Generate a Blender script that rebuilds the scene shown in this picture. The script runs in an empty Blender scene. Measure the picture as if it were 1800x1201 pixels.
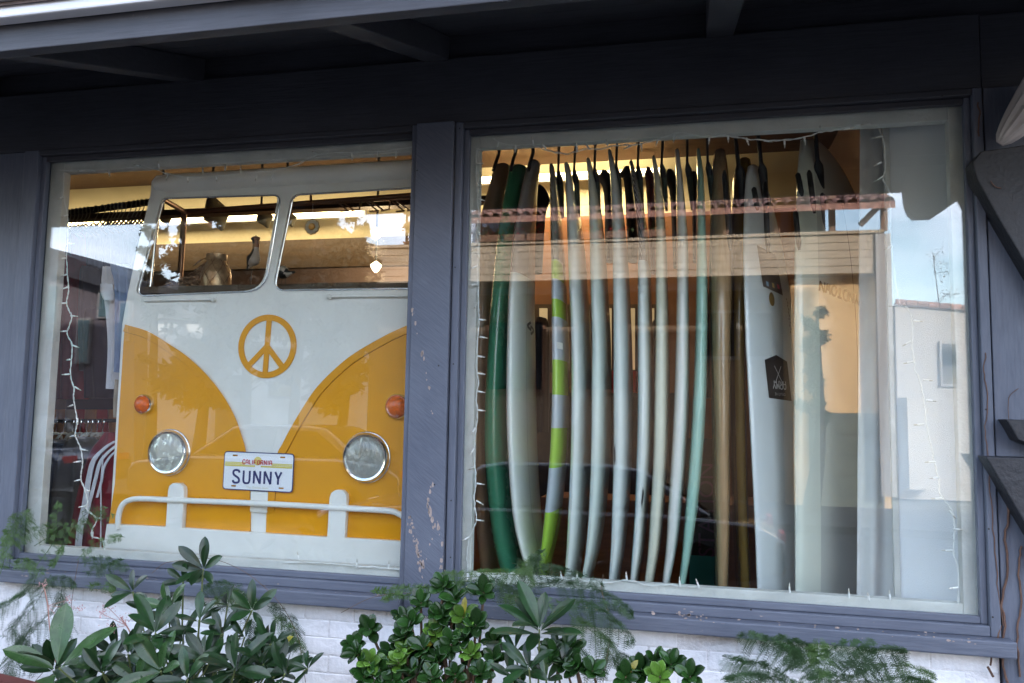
import bpy, math, random
from mathutils import Vector, Matrix, noise
rnd = random.Random(7)
R_ = math.radians
S = bpy.context.scene
COL = S.collection

# ------------------------------------------------------------------ camera
YAW, PITCH, ROLL, FPX = R_(12.98), R_(5.14), R_(0.99), 1418.4
cy_, sy_, cp_, sp_ = math.cos(YAW), math.sin(YAW), math.cos(PITCH), math.sin(PITCH)
fw = Vector((-sy_*cp_, cy_*cp_, sp_)); rt = Vector((cy_, sy_, 0)); up = rt.cross(fw)
rt, up = (rt*math.cos(ROLL)+up*math.sin(ROLL)), (up*math.cos(ROLL)-rt*math.sin(ROLL))
CAM = Vector((0, -3.0, 1.6))
cam = bpy.data.cameras.new('camera'); cam.sensor_width = 36; cam.lens = FPX/1800*36
cam.clip_start = 0.05; cam.clip_end = 3000
co = bpy.data.objects.new('camera', cam); COL.objects.link(co)
M = Matrix((rt, up, -fw)).transposed().to_4x4(); M.translation = CAM
co.matrix_world = M
S.camera = co

# ------------------------------------------------------------------ sky and sun
SUN_EL, SUN_AZ = R_(19), R_(24)          # the sun stands behind the shop, over its roof
world = bpy.data.worlds.new('World'); S.world = world; world.use_nodes = True
wn = world.node_tree; wn.nodes.clear()
sky = wn.nodes.new('ShaderNodeTexSky'); sky.sky_type = 'NISHITA'; sky.sun_disc = False
sky.sun_elevation = SUN_EL; sky.sun_rotation = SUN_AZ; sky.air_density = 1.0; sky.dust_density = 1.6
tc = wn.nodes.new('ShaderNodeTexCoord')
mp = wn.nodes.new('ShaderNodeMapping'); mp.inputs['Scale'].default_value = (1.2, 1.2, 3.4); mp.inputs['Location'].default_value = (0.35, 0.1, 0.0)
nz = wn.nodes.new('ShaderNodeTexNoise'); nz.inputs['Scale'].default_value = 1.9; nz.inputs['Detail'].default_value = 7; nz.inputs['Roughness'].default_value = 0.55
cr = wn.nodes.new('ShaderNodeValToRGB'); cr.color_ramp.elements[0].position = 0.42; cr.color_ramp.elements[1].position = 0.68
mx = wn.nodes.new('ShaderNodeMix'); mx.data_type = 'RGBA'
mx.inputs[7].default_value = (8.2, 8.5, 10.0, 1)
bg = wn.nodes.new('ShaderNodeBackground'); bg.inputs['Strength'].default_value = 0.15
wo = wn.nodes.new('ShaderNodeOutputWorld')
L = wn.links.new
L(tc.outputs['Generated'], mp.inputs['Vector']); L(mp.outputs[0], nz.inputs['Vector']); L(nz.outputs['Fac'], cr.inputs['Fac'])
L(cr.outputs['Color'], mx.inputs[0]); L(sky.outputs[0], mx.inputs[6]); L(mx.outputs[2], bg.inputs['Color']); L(bg.outputs[0], wo.inputs['Surface'])
sl = bpy.data.lights.new('sun', 'SUN'); sl.energy = 2.2; sl.angle = R_(0.53); sl.color = (1.0, 0.93, 0.84)
so = bpy.data.objects.new('sun', sl); COL.objects.link(so)
# Nishita: rotation 0 = +Y, clockwise seen from above -> direction (sin az, cos az)
sd = Vector((math.sin(SUN_AZ)*math.cos(SUN_EL), math.cos(SUN_AZ)*math.cos(SUN_EL), math.sin(SUN_EL)))
so.rotation_euler = sd.to_track_quat('Z', 'Y').to_euler(); so.location = (0, 0, 30)
S.view_settings.view_transform = 'Standard'; S.view_settings.look = 'None'
S.view_settings.gamma = 1; S.view_settings.use_curve_mapping = False
S.view_settings.exposure = 2.75
S.cycles.max_bounces = 10; S.cycles.transparent_max_bounces = 24; S.cycles.glossy_bounces = 4; S.cycles.diffuse_bounces = 4
S.cycles.use_denoising = True; S.cycles.sample_clamp_indirect = 4.0

# ------------------------------------------------------------------ helpers
def at(px, py, Y):
    """the point on the plane y = Y that the photograph shows at (px, py)"""
    d = fw + rt*((px-900)/FPX) - up*((py-600.5)/FPX)
    return CAM + d*((Y-CAM.y)/d.y)
GLASS_Y = 0.02
def pj(P):
    d = Vector(P)-CAM; return (900+FPX*d.dot(rt)/d.dot(fw), 600.5-FPX*d.dot(up)/d.dot(fw))
def hole(px, py, Yc, r, Y):
    c = at(px, py, Yc); return [pj((c.x+r*math.cos(2*math.pi*k/40), Y, c.z+r*math.sin(2*math.pi*k/40))) for k in range(40)]
def rf(px, py, V):
    """the point across the street that the shop glass mirrors at (px, py)"""
    p = at(px, py, V); return Vector((p.x, 2*GLASS_Y-V, p.z))

def tag(o, label=None, cat=None, group=None, kind=None):
    if label: o['label'] = label
    if cat: o['category'] = cat
    if group: o['group'] = group
    if kind: o['kind'] = kind
    return o
def empty(name, loc, label, cat, group=None, parent=None):
    o = bpy.data.objects.new(name, None); COL.objects.link(o); o.location = loc
    o.empty_display_size = 0.05
    if parent: o.parent = parent
    return tag(o, label, cat, group)

class MB:
    def __init__(s): s.v = []; s.f = []; s.m = []
    def add(s, vs, fs, mi=0):
        n = len(s.v); s.v += [tuple(v) for v in vs]; s.f += [tuple(i+n for i in f) for f in fs]; s.m += [mi]*len(fs); return s
    def box(s, a, b, mi=0):
        x0, x1 = sorted((a[0], b[0])); y0, y1 = sorted((a[1], b[1])); z0, z1 = sorted((a[2], b[2]))
        vs = [(x, y, z) for z in (z0, z1) for y in (y0, y1) for x in (x0, x1)]
        return s.add(vs, [(0,2,3,1), (4,5,7,6), (0,1,5,4), (2,6,7,3), (0,4,6,2), (1,3,7,5)], mi)
    def tube(s, pts, r, n=8, mi=0, cap=True):
        pts = [Vector(p) for p in pts]; rings = []; prev = None
        for i, p in enumerate(pts):
            t = (pts[min(i+1, len(pts)-1)]-pts[max(i-1, 0)])
            if t.length < 1e-9: t = Vector((0, 0, 1))
            t.normalize()
            if prev is None:
                prev = t.orthogonal().normalized()
            u_ = (prev - t*prev.dot(t))
            if u_.length < 1e-6: u_ = t.orthogonal()
            u_.normalize(); prev = u_; w = t.cross(u_)
            rr = r[i] if isinstance(r, (list, tuple)) else r
            rings.append([p + (u_*math.cos(2*math.pi*k/n)+w*math.sin(2*math.pi*k/n))*rr for k in range(n)])
        vs = [v for ring in rings for v in ring]; fs = []
        for i in range(len(rings)-1):
            for k in range(n):
                a, b = i*n+k, i*n+(k+1) % n
                fs.append((a, b, b+n, a+n))
        if cap:
            fs.append(tuple(reversed(range(n)))); fs.append(tuple((len(rings)-1)*n+k for k in range(n)))
        return s.add(vs, fs, mi)
    def loft(s, rings, mi=0, cap=True):
        n = len(rings[0]); vs = [v for r in rings for v in r]; fs = []
        for i in range(len(rings)-1):
            for k in range(n):
                a, b = i*n+k, i*n+(k+1) % n
                fs.append((a, b, b+n, a+n))
        if cap: fs += [tuple(reversed(range(n))), tuple((len(rings)-1)*n+k for k in range(n))]
        return s.add(vs, fs, mi)
    def lathe(s, prof, c, axis=Vector((0, -1, 0)), n=32, mi=0):
        """prof: (radius, distance along axis)"""
        axis = Vector(axis).normalized(); u_ = axis.orthogonal().normalized(); w = axis.cross(u_); c = Vector(c)
        rings = [[c+axis*d+(u_*math.cos(2*math.pi*k/n)+w*math.sin(2*math.pi*k/n))*max(r, 1e-4) for k in range(n)] for r, d in prof]
        return s.loft(rings, mi)
    def build(s, name, mats, parent=None, smooth=False, bevel=0, kind=None):
        me = bpy.data.meshes.new(name); me.from_pydata(s.v, [], s.f)
        if not isinstance(mats, (list, tuple)): mats = [mats]
        for m in mats: me.materials.append(m)
        for p, mi in zip(me.polygons, s.m): p.material_index = mi
        me.validate(); me.update()
        if smooth:
            me.polygons.foreach_set('use_smooth', [True]*len(me.polygons)); me.set_sharp_from_angle(angle=R_(50))
        return link(name, me, parent, bevel, kind)
def link(name, me, parent=None, bevel=0, kind=None):
    o = bpy.data.objects.new(name, me); COL.objects.link(o)
    if parent:
        o.parent = parent; o.matrix_parent_inverse = wm(parent).inverted()
    if bevel:
        b = o.modifiers.new('bevel', 'BEVEL'); b.width = bevel; b.segments = 2; b.limit_method = 'ANGLE'
    if kind: o['kind'] = kind
    return o
def wm(o):
    m = o.matrix_basis.copy()
    return wm(o.parent) @ o.matrix_parent_inverse @ m if o.parent else m
def box(name, a, b, m, parent=None, bevel=0, kind=None):
    return MB().box(a, b).build(name, m, parent, bevel=bevel, kind=kind)
def quads(name, corners, thick, m, parent=None, n=Vector((0, 1, 0)), bevel=0, kind=None):
    """a slab: polygon of world points, extruded by thick along n"""
    c = [Vector(p) for p in corners]; n = Vector(n)*thick; k = len(c)
    vs = c+[p+n for p in c]
    fs = [tuple(reversed(range(k))), tuple(range(k, 2*k))]+[(i, (i+1) % k, (i+1) % k+k, i+k) for i in range(k)]
    return MB().add(vs, fs).build(name, m, parent, bevel=bevel, kind=kind)
def smooth_line(pts, sub=6):
    pts = [Vector(p) for p in pts]
    if len(pts) < 3: return pts
    P = [pts[0]*2-pts[1]]+pts+[pts[-1]*2-pts[-2]]; out = []
    for i in range(1, len(P)-2):
        a, b, c, d = P[i-1:i+3]
        for k in range(sub):
            t = k/sub
            out.append(0.5*((2*b)+(c-a)*t+(2*a-5*b+4*c-d)*t*t+(3*b-a-3*c+d)*t*t*t))
    out.append(pts[-1]); return out
def round_poly(pts, r, seg=6):
    out = []; n = len(pts)
    for i in range(n):
        p0, p, p1 = Vector(pts[i-1]), Vector(pts[i]), Vector(pts[(i+1) % n])
        rr = r[i] if isinstance(r, (list, tuple)) else r
        a = p+(p0-p).normalized()*rr; b = p+(p1-p).normalized()*rr
        for k in range(seg+1):
            t = k/seg; out.append(a*(1-t)**2+p*2*t*(1-t)+b*t*t)
    return out
def flat_mesh(name, loops, thick, bevel=0.0):
    """2-D loops (x, z) filled with holes, made a solid; local y 0 = back, -thick = front"""
    cu = bpy.data.curves.new(name, 'CURVE'); cu.dimensions = '2D'; cu.fill_mode = 'BOTH'
    cu.extrude = thick/2; cu.bevel_depth = bevel; cu.bevel_resolution = 1
    for lp in loops:
        sp = cu.splines.new('POLY'); sp.points.add(len(lp)-1); sp.use_cyclic_u = True
        for p, q in zip(sp.points, lp): p.co = (q[0], q[1], 0, 1)
    return curve_mesh(name, cu, thick)
def curve_mesh(name, cu, thick):
    o = bpy.data.objects.new(name, cu); COL.objects.link(o)
    dg = bpy.context.evaluated_depsgraph_get(); me = bpy.data.meshes.new_from_object(o.evaluated_get(dg))
    bpy.data.objects.remove(o); me.name = name
    me.transform(Matrix.Rotation(R_(90), 4, 'X')); me.transform(Matrix.Translation((0, -thick/2, 0)))
    me.materials.clear()
    return me
def trace(name, pxloops, Y, thick, m, parent, bevel=0.0, smooth=False):
    """loops traced on the plane y = Y; the solid stands from Y towards the street"""
    lp = []
    for l in pxloops:
        lp.append([((p := at(q[0], q[1], Y)).x, p.z) for q in l])
    me = flat_mesh(name, lp, thick, bevel); me.transform(Matrix.Translation((0, Y, 0))); me.materials.append(m)
    return link(name, me, parent)
def text_mesh(name, body, size, thick=0.001, sx=1.0, align='CENTER', spacing=1.0, offset=0.0):
    cu = bpy.data.curves.new(name, 'FONT'); cu.body = body; cu.size = size; cu.extrude = thick/2
    cu.align_x = align; cu.align_y = 'CENTER'; cu.space_character = spacing; cu.resolution_u = 3; cu.offset = offset
    me = curve_mesh(name, cu, thick); me.transform(Matrix.Diagonal((sx, 1, 1, 1))); return me

# ------------------------------------------------------------------ materials
def mat(name, col, rough=0.6, metal=0.0, var=0.0, vscale=6.0, vstretch=(1, 1, 1), col2=None, bump=0.0, bscale=60.0, bstretch=(1, 1, 1),
        spec=0.5, coat=0.0, emit=None, estr=0.0, objrand=0.0, trans=0.0, sheen=0.0, subs=0.0, bdist=0.01):
    m = bpy.data.materials.new(name); m.use_nodes = True; nt = m.node_tree; b = nt.nodes['Principled BSDF']
    b.inputs['Base Color'].default_value = (*col, 1); b.inputs['Roughness'].default_value = rough; b.inputs['Metallic'].default_value = metal
    b.inputs['Specular IOR Level'].default_value = spec; b.inputs['Coat Weight'].default_value = coat; b.inputs['Coat Roughness'].default_value = 0.08
    b.inputs['Transmission Weight'].default_value = trans; b.inputs['Sheen Weight'].default_value = sheen
    if subs: b.inputs['Subsurface Weight'].default_value = subs; b.inputs['Subsurface Scale'].default_value = 0.02
    if emit: b.inputs['Emission Color'].default_value = (*emit, 1); b.inputs['Emission Strength'].default_value = estr
    tcn = nt.nodes.new('ShaderNodeTexCoord'); l = nt.links.new; src = None
    if var or col2:
        mpn = nt.nodes.new('ShaderNodeMapping'); mpn.inputs['Scale'].default_value = vstretch; l(tcn.outputs['Object'], mpn.inputs['Vector'])
        n = nt.nodes.new('ShaderNodeTexNoise'); n.inputs['Scale'].default_value = vscale; n.inputs['Detail'].default_value = 6; n.inputs['Roughness'].default_value = 0.6
        l(mpn.outputs[0], n.inputs['Vector'])
        mr = nt.nodes.new('ShaderNodeMapRange'); mr.inputs['From Min'].default_value = 0.3; mr.inputs['From Max'].default_value = 0.7
        l(n.outputs['Fac'], mr.inputs['Value'])
        mm = nt.nodes.new('ShaderNodeMix'); mm.data_type = 'RGBA'
        c2 = col2 or tuple(max(0, c*(1-var)) for c in col); c1 = col if col2 else tuple(min(1, c*(1+var*0.5)) for c in col)
        mm.inputs[6].default_value = (*c1, 1); mm.inputs[7].default_value = (*c2, 1); l(mr.outputs[0], mm.inputs[0]); src = mm.outputs[2]
        rr = nt.nodes.new('ShaderNodeMapRange'); rr.inputs['To Min'].default_value = max(0.02, rough-0.08); rr.inputs['To Max'].default_value = min(1, rough+0.1)
        l(n.outputs['Fac'], rr.inputs['Value']); l(rr.outputs[0], b.inputs['Roughness'])
    if objrand:
        oi = nt.nodes.new('ShaderNodeObjectInfo'); hs = nt.nodes.new('ShaderNodeHueSaturation')
        mr2 = nt.nodes.new('ShaderNodeMapRange'); mr2.inputs['To Min'].default_value = 1-objrand; mr2.inputs['To Max'].default_value = 1+objrand
        l(oi.outputs['Random'], mr2.inputs['Value']); l(mr2.outputs[0], hs.inputs['Value'])
        if src: l(src, hs.inputs['Color'])
        else: hs.inputs['Color'].default_value = (*col, 1)
        src = hs.outputs[0]
    if src: l(src, b.inputs['Base Color'])
    if bump:
        mpb = nt.nodes.new('ShaderNodeMapping'); mpb.inputs['Scale'].default_value = bstretch; l(tcn.outputs['Object'], mpb.inputs['Vector'])
        nb = nt.nodes.new('ShaderNodeTexNoise'); nb.inputs['Scale'].default_value = bscale; nb.inputs['Detail'].default_value = 5; l(mpb.outputs[0], nb.inputs['Vector'])
        bp = nt.nodes.new('ShaderNodeBump'); bp.inputs['Strength'].default_value = bump; bp.inputs['Distance'].default_value = bdist
        l(nb.outputs['Fac'], bp.inputs['Height']); l(bp.outputs[0], b.inputs['Normal'])
    return m
def nodes_of(m): return m.node_tree, m.node_tree.nodes['Principled BSDF']
def slate_material(name, grain=(3, 3, 3), angle=0.0, peel=0.0, peel_stretch=(9, 9, 1.3), c0=(0.066, 0.076, 0.106), c1=(0.122, 0.136, 0.172)):
    """painted resawn timber: saw lines, small chips that bare the pinkish wood"""
    m = mat(name, (0.098, 0.112, 0.175), rough=0.55, spec=0.4); nt, b = nodes_of(m); l = nt.links.new
    t = nt.nodes.new('ShaderNodeTexCoord')
    mp1 = nt.nodes.new('ShaderNodeMapping'); mp1.inputs['Rotation'].default_value = (0, angle, 0); l(t.outputs['Object'], mp1.inputs['Vector'])
    mp2 = nt.nodes.new('ShaderNodeMapping'); mp2.inputs['Scale'].default_value = grain; l(mp1.outputs[0], mp2.inputs['Vector'])
    g = nt.nodes.new('ShaderNodeTexNoise'); g.inputs['Scale'].default_value = 14; g.inputs['Detail'].default_value = 8; g.inputs['Roughness'].default_value = 0.65; l(mp2.outputs[0], g.inputs['Vector'])
    n = nt.nodes.new('ShaderNodeTexNoise'); n.inputs['Scale'].default_value = 2.2; n.inputs['Detail'].default_value = 7; l(t.outputs['Object'], n.inputs['Vector'])
    mm = nt.nodes.new('ShaderNodeMix'); mm.data_type = 'RGBA'; mm.inputs[6].default_value = (*c0, 1); mm.inputs[7].default_value = (*c1, 1)
    ad = nt.nodes.new('ShaderNodeMath'); ad.operation = 'ADD'; l(g.outputs['Fac'], ad.inputs[0]); l(n.outputs['Fac'], ad.inputs[1])
    mr = nt.nodes.new('ShaderNodeMapRange'); mr.inputs['From Min'].default_value = 0.65; mr.inputs['From Max'].default_value = 1.35; l(ad.outputs[0], mr.inputs['Value']); l(mr.outputs[0], mm.inputs[0])
    out = mm.outputs[2]
    if peel:
        mp3 = nt.nodes.new('ShaderNodeMapping'); mp3.inputs['Scale'].default_value = peel_stretch; l(t.outputs['Object'], mp3.inputs['Vector'])
        c = nt.nodes.new('ShaderNodeTexNoise'); c.inputs['Scale'].default_value = 5; c.inputs['Detail'].default_value = 9; c.inputs['Roughness'].default_value = 0.75; l(mp3.outputs[0], c.inputs['Vector'])
        r = nt.nodes.new('ShaderNodeMapRange'); r.inputs['From Min'].default_value = 0.72-peel; r.inputs['From Max'].default_value = 0.735-peel; l(c.outputs['Fac'], r.inputs['Value'])
        m2 = nt.nodes.new('ShaderNodeMix'); m2.data_type = 'RGBA'; m2.inputs[7].default_value = (0.42, 0.32, 0.27, 1); l(out, m2.inputs[6]); l(r.outputs[0], m2.inputs[0]); out = m2.outputs[2]
    l(out, b.inputs['Base Color'])
    bp = nt.nodes.new('ShaderNodeBump'); bp.inputs['Strength'].default_value = 0.45; bp.inputs['Distance'].default_value = 0.004; l(g.outputs['Fac'], bp.inputs['Height']); l(bp.outputs[0], b.inputs['Normal'])
    return m
SL_H = slate_material('slate_eave_shade_long_grain', (0.5, 3, 9), c0=(0.028, 0.029, 0.036), c1=(0.054, 0.056, 0.068))  # slate timber with the shade under the eave put into its colour
SL_V = slate_material('slate_paint_upright_grain', (9, 3, 0.7), peel=0.0)
SL_P = slate_material('slate_paint_resawn_diagonal', (1.0, 3, 11), angle=R_(-38), peel=0.015)
SL_S = slate_material('slate_paint_worn_sill', (0.6, 3, 8), peel=0.06, peel_stretch=(3, 9, 9))
SL_W = slate_material('slate_paint_vine_scarred', (8, 3, 0.8), peel=0.045, peel_stretch=(8, 8, 1.2))
PUTTY = mat('putty_white_paint', (0.66, 0.65, 0.62), 0.55, var=0.16, vscale=9, bump=0.25, bscale=90)
GUTTER = mat('gutter_white_paint', (0.72, 0.72, 0.74), 0.5, var=0.1)
BRICKW = mat('whitewashed_brick', (0.80, 0.80, 0.82), 0.75, var=0.12, vscale=14, bump=0.8, bscale=22, bdist=0.012, objrand=0.015)
MORTAR = mat('whitewashed_mortar', (0.72, 0.71, 0.72), 0.85, var=0.2, vscale=20, bump=0.6, bscale=80)
BUSW = mat('gloss_white_paint', (0.79, 0.775, 0.745), 0.30, var=0.07, coat=0.3)
BUSY = mat('gloss_sun_yellow_paint', (0.74, 0.31, 0.004), 0.34, var=0.09, vscale=4, coat=0.3)
CHROME = mat('chrome', (0.75, 0.75, 0.77), 0.12, metal=1.0)
BLACK = mat('black_rubber', (0.012, 0.012, 0.014), 0.55)
ORANGE = mat('amber_lens', (0.78, 0.13, 0.008), 0.25, var=0.4, vscale=60, bump=0.3, bscale=60, coat=0.1)
PLATE = mat('plate_white_enamel', (0.78, 0.79, 0.84), 0.35, coat=0.3)
NAVY = mat('plate_navy_ink', (0.02, 0.025, 0.13), 0.4)
RED = mat('plate_red_ink', (0.55, 0.02, 0.04), 0.4)
PYEL = mat('plate_yellow_ink', (0.62, 0.52, 0.12), 0.4)
PFAINT = mat('plate_faint_ink', (0.64, 0.60, 0.45), 0.4)
CREAMW = mat('cream_plaster', (0.70, 0.62, 0.40), 0.85, var=0.06)
CEIL = mat('brown_board_ceiling', (0.09, 0.045, 0.020), 0.7, var=0.2, vstretch=(0.3, 4, 1), bump=0.2)
BROWN = mat('brown_timber', (0.075, 0.045, 0.022), 0.6, var=0.3, vstretch=(0.4, 4, 4), bump=0.2)
TAUPE = mat('taupe_plaster', (0.09, 0.055, 0.035), 0.8, var=0.1)
MAUVE = mat('mauve_plaster', (0.20, 0.14, 0.12), 0.8)
WOODF = mat('orange_wood_floor', (0.30, 0.13, 0.05), 0.45, var=0.3, vstretch=(1, 6, 1))
TIN = mat('grey_green_tin', (0.22, 0.21, 0.15), 0.4, metal=0.6)
COPPER = mat('copper_tube', (0.34, 0.20, 0.13), 0.35, metal=0.8)
DARKM = mat('black_iron', (0.015, 0.015, 0.017), 0.5)
WHITEP = mat('white_plastic', (0.78, 0.78, 0.76), 0.4)
BULBG = mat('clear_bulb', (0.55, 0.52, 0.45), 0.1, spec=0.9)
BULBT = mat('bulb_dark_tip', (0.02, 0.02, 0.02), 0.2)
def glass_material():
    m = bpy.data.materials.new('shop_window_glass'); m.use_nodes = True; nt = m.node_tree; nt.nodes.clear(); l = nt.links.new
    o = nt.nodes.new('ShaderNodeOutputMaterial'); mix = nt.nodes.new('ShaderNodeMixShader'); t = nt.nodes.new('ShaderNodeBsdfTransparent')
    g = nt.nodes.new('ShaderNodeBsdfGlossy'); g.inputs['Roughness'].default_value = 0.0; t.inputs['Color'].default_value = (0.95, 0.97, 0.96, 1)
    lw = nt.nodes.new('ShaderNodeLayerWeight'); lw.inputs['Blend'].default_value = 0.5
    pw_ = nt.nodes.new('ShaderNodeMath'); pw_.operation = 'POWER'; pw_.inputs[1].default_value = 5; l(lw.outputs['Facing'], pw_.inputs[0])
    f = nt.nodes.new('ShaderNodeMath'); f.operation = 'MULTIPLY_ADD'; f.inputs[1].default_value = 0.915; f.inputs[2].default_value = 0.085; l(pw_.outputs[0], f.inputs[0])
    n = nt.nodes.new('ShaderNodeTexNoise'); n.inputs['Scale'].default_value = 1.1; n.inputs['Detail'].default_value = 1
    tcn = nt.nodes.new('ShaderNodeTexCoord'); l(tcn.outputs['Object'], n.inputs['Vector'])
    b = nt.nodes.new('ShaderNodeBump'); b.inputs['Strength'].default_value = 0.5; b.inputs['Distance'].default_value = 0.0012; l(n.outputs['Fac'], b.inputs['Height']); l(b.outputs[0], g.inputs['Normal'])
    l(f.outputs[0], mix.inputs[0]); l(t.outputs[0], mix.inputs[1]); l(g.outputs[0], mix.inputs[2]); l(mix.outputs[0], o.inputs['Surface'])
    return m
GLASS = glass_material()

# ------------------------------------------------------------------ ground
PAVE = mat('concrete_pavement', (0.06, 0.057, 0.055), 0.85, var=0.2, vscale=3, bump=0.3)
ASPH = mat('asphalt', (0.038, 0.038, 0.04), 0.8, var=0.25, bump=0.5, bscale=200)
box('ground', (-400, -400, -0.6), (400, 400, -0.14), mat('far_ground', (0.16, 0.15, 0.12), 0.9, var=0.3, vscale=0.3), kind='structure')
box('road', (-120, -10.2, -0.139), (120, -3.9, -0.125), ASPH, kind='structure')
for k, (y0, y1) in enumerate(((-3.9, 0.0), (-13.2, -10.2))):
    pv = bpy.data.objects.new('pavement', None); COL.objects.link(pv); pv['kind'] = 'structure'
    box('kerb', (-120, y0 if k == 0 else y1-0.15, -0.13), (120, (y0+0.15) if k == 0 else y1, 0.0), PAVE, pv, bevel=0.01)
    box('paving', (-120, (y0+0.15) if k == 0 else y0, -0.13), (120, y1 if k == 0 else y1-0.15, -0.004), PAVE, pv)
mk = bpy.data.materials.get('concrete_pavement')
# ------------------------------------------------------------------ the shop front
ZT, ZB = 2.699, 0.965
XL0, XL1, XR0, XR1 = -2.861, -1.111, -0.876, 0.903
def sb(name, a, b, m, parent, bevel=0.003): return box(name, a, b, m, parent, bevel)
shop = empty('shopfront', (-1, 0, 0), 'slate blue timber shopfront with two large display windows under a low eave', 'building')
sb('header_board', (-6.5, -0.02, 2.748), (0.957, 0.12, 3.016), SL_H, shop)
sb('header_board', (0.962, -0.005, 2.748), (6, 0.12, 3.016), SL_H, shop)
sb('post', (-1.086, -0.045, 0.84), (-0.932, 0.12, 2.747), SL_P, shop)
sb('post', (-4.9, -0.012, 0.80), (-2.965, 0.12, 2.747), SL_V, shop)
sb('post', (0.962, -0.02, -0.1), (1.33, 0.14, 2.747), SL_W, shop)
sb('post', (1.338, -0.14, -0.1), (1.62, 0.14, 2.747), SL_W, shop)
# hidden shell of the building so that no daylight leaks into the shop
box('wall', (-6.8, 0.12, -0.1), (-6.5, 4.4, 4.0), TAUPE, shop)
box('wall', (1.62, -0.1, -0.1), (6, 0.14, 2.747), SL_V, shop)
box('wall', (-12, 0.0, -0.1), (-4.9, 0.12, 3.06), SL_V, shop)
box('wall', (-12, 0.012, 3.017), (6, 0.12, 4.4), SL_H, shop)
# eave: sloping boards, rafters, fascia and gutter
sl18 = 0.3284
def roof_z(y): return 3.018 + sl18*y          # underside of the boards
EY = -1.03
rf_thick = 0.03
nb = 7; w_ = (1.06)/nb
for i in range(nb):
    y0 = -0.0-i*w_; y1 = y0-w_+0.004
    z0, z1 = roof_z(y0)+.10, roof_z(y1)+.10
    vs = [(-14, y0, z0), (8, y0, z0), (8, y1, z1), (-14, y1, z1)]
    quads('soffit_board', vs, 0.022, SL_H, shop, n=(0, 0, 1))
quads('roof', [(-14, 0.7, roof_z(0.7)+0.13), (8, 0.7, roof_z(0.7)+0.13), (8, EY-0.06, roof_z(EY-0.06)+0.13), (-14, EY-0.06, roof_z(EY-0.06)+0.13)], 0.05, mat('brown_shingle', (0.10, 0.07, 0.06), 0.9, var=0.3, vscale=30), shop, n=(0, 0, 1))
box('added_sun_blocker', (-26, 1.2, 4.502), (8.7, 9.0, 9.6), SL_H, shop)  # unseen block added to keep the sun off the street and the fronts opposite
box('roof', (-26, 0.012, 4.4), (22, 9.2, 4.5), mat('flat_roofing', (0.2, 0.2, 0.2), 0.9), shop)
def rafter(x, w=0.10, h=0.10, y_end=EY+0.045):
    a = (x-w/2, 0.0, roof_z(0)-0.002); b = (x+w/2, 0.0, roof_z(0)-0.002)
    c = (x+w/2, y_end, roof_z(y_end)-0.002); d = (x-w/2, y_end, roof_z(y_end)-0.002)
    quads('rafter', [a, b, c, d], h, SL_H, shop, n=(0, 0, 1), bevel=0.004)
for x in (-4.3, -3.2, -2.13, -1.02, 0.085, 1.19, 2.3): rafter(x)
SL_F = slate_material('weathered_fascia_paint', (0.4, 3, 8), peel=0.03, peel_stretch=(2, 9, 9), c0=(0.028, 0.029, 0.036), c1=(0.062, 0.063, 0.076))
quads('fascia', [(-14, EY, 2.68), (8, EY, 2.68), (8, EY, 2.83), (-14, EY, 2.83)], 0.045, SL_F, shop, n=(0, 1, 0), bevel=0.003)
gz0 = at(0, 31, EY-0.05).z; gz1 = at(0, 9, EY-0.05).z
quads('gutter', [(-14, EY-0.05, gz0), (8, EY-0.05, gz0), (8, EY-0.05, gz1), (-14, EY-0.05, gz1)], 0.048, GUTTER, shop, n=(0, 1, 0), bevel=0.006)
quads('gutter_lip', [(-14, EY-0.075, gz1+.002), (8, EY-0.075, gz1+.002), (8, EY-0.075, gz1+.05), (-14, EY-0.075, gz1+.05)], 0.073, mat('gutter_grey', (.30, .29, .30), .6), shop, n=(0, 1, 0), bevel=0.004)
# the rounded rafter tail that the glass mirrors near its right edge
p = [rf(1585, 318, 0.98), rf(1585, 345, 0.98), rf(1588, 366, 0.98), rf(1594, 380, 0.98), rf(1603, 388, 0.98), rf(1634, 387, 0.98), rf(1682, 354, 0.98), rf(1705, 318, 0.98)]
quads('bracket', p, 0.07, SL_V, shop, bevel=0.004)

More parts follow.
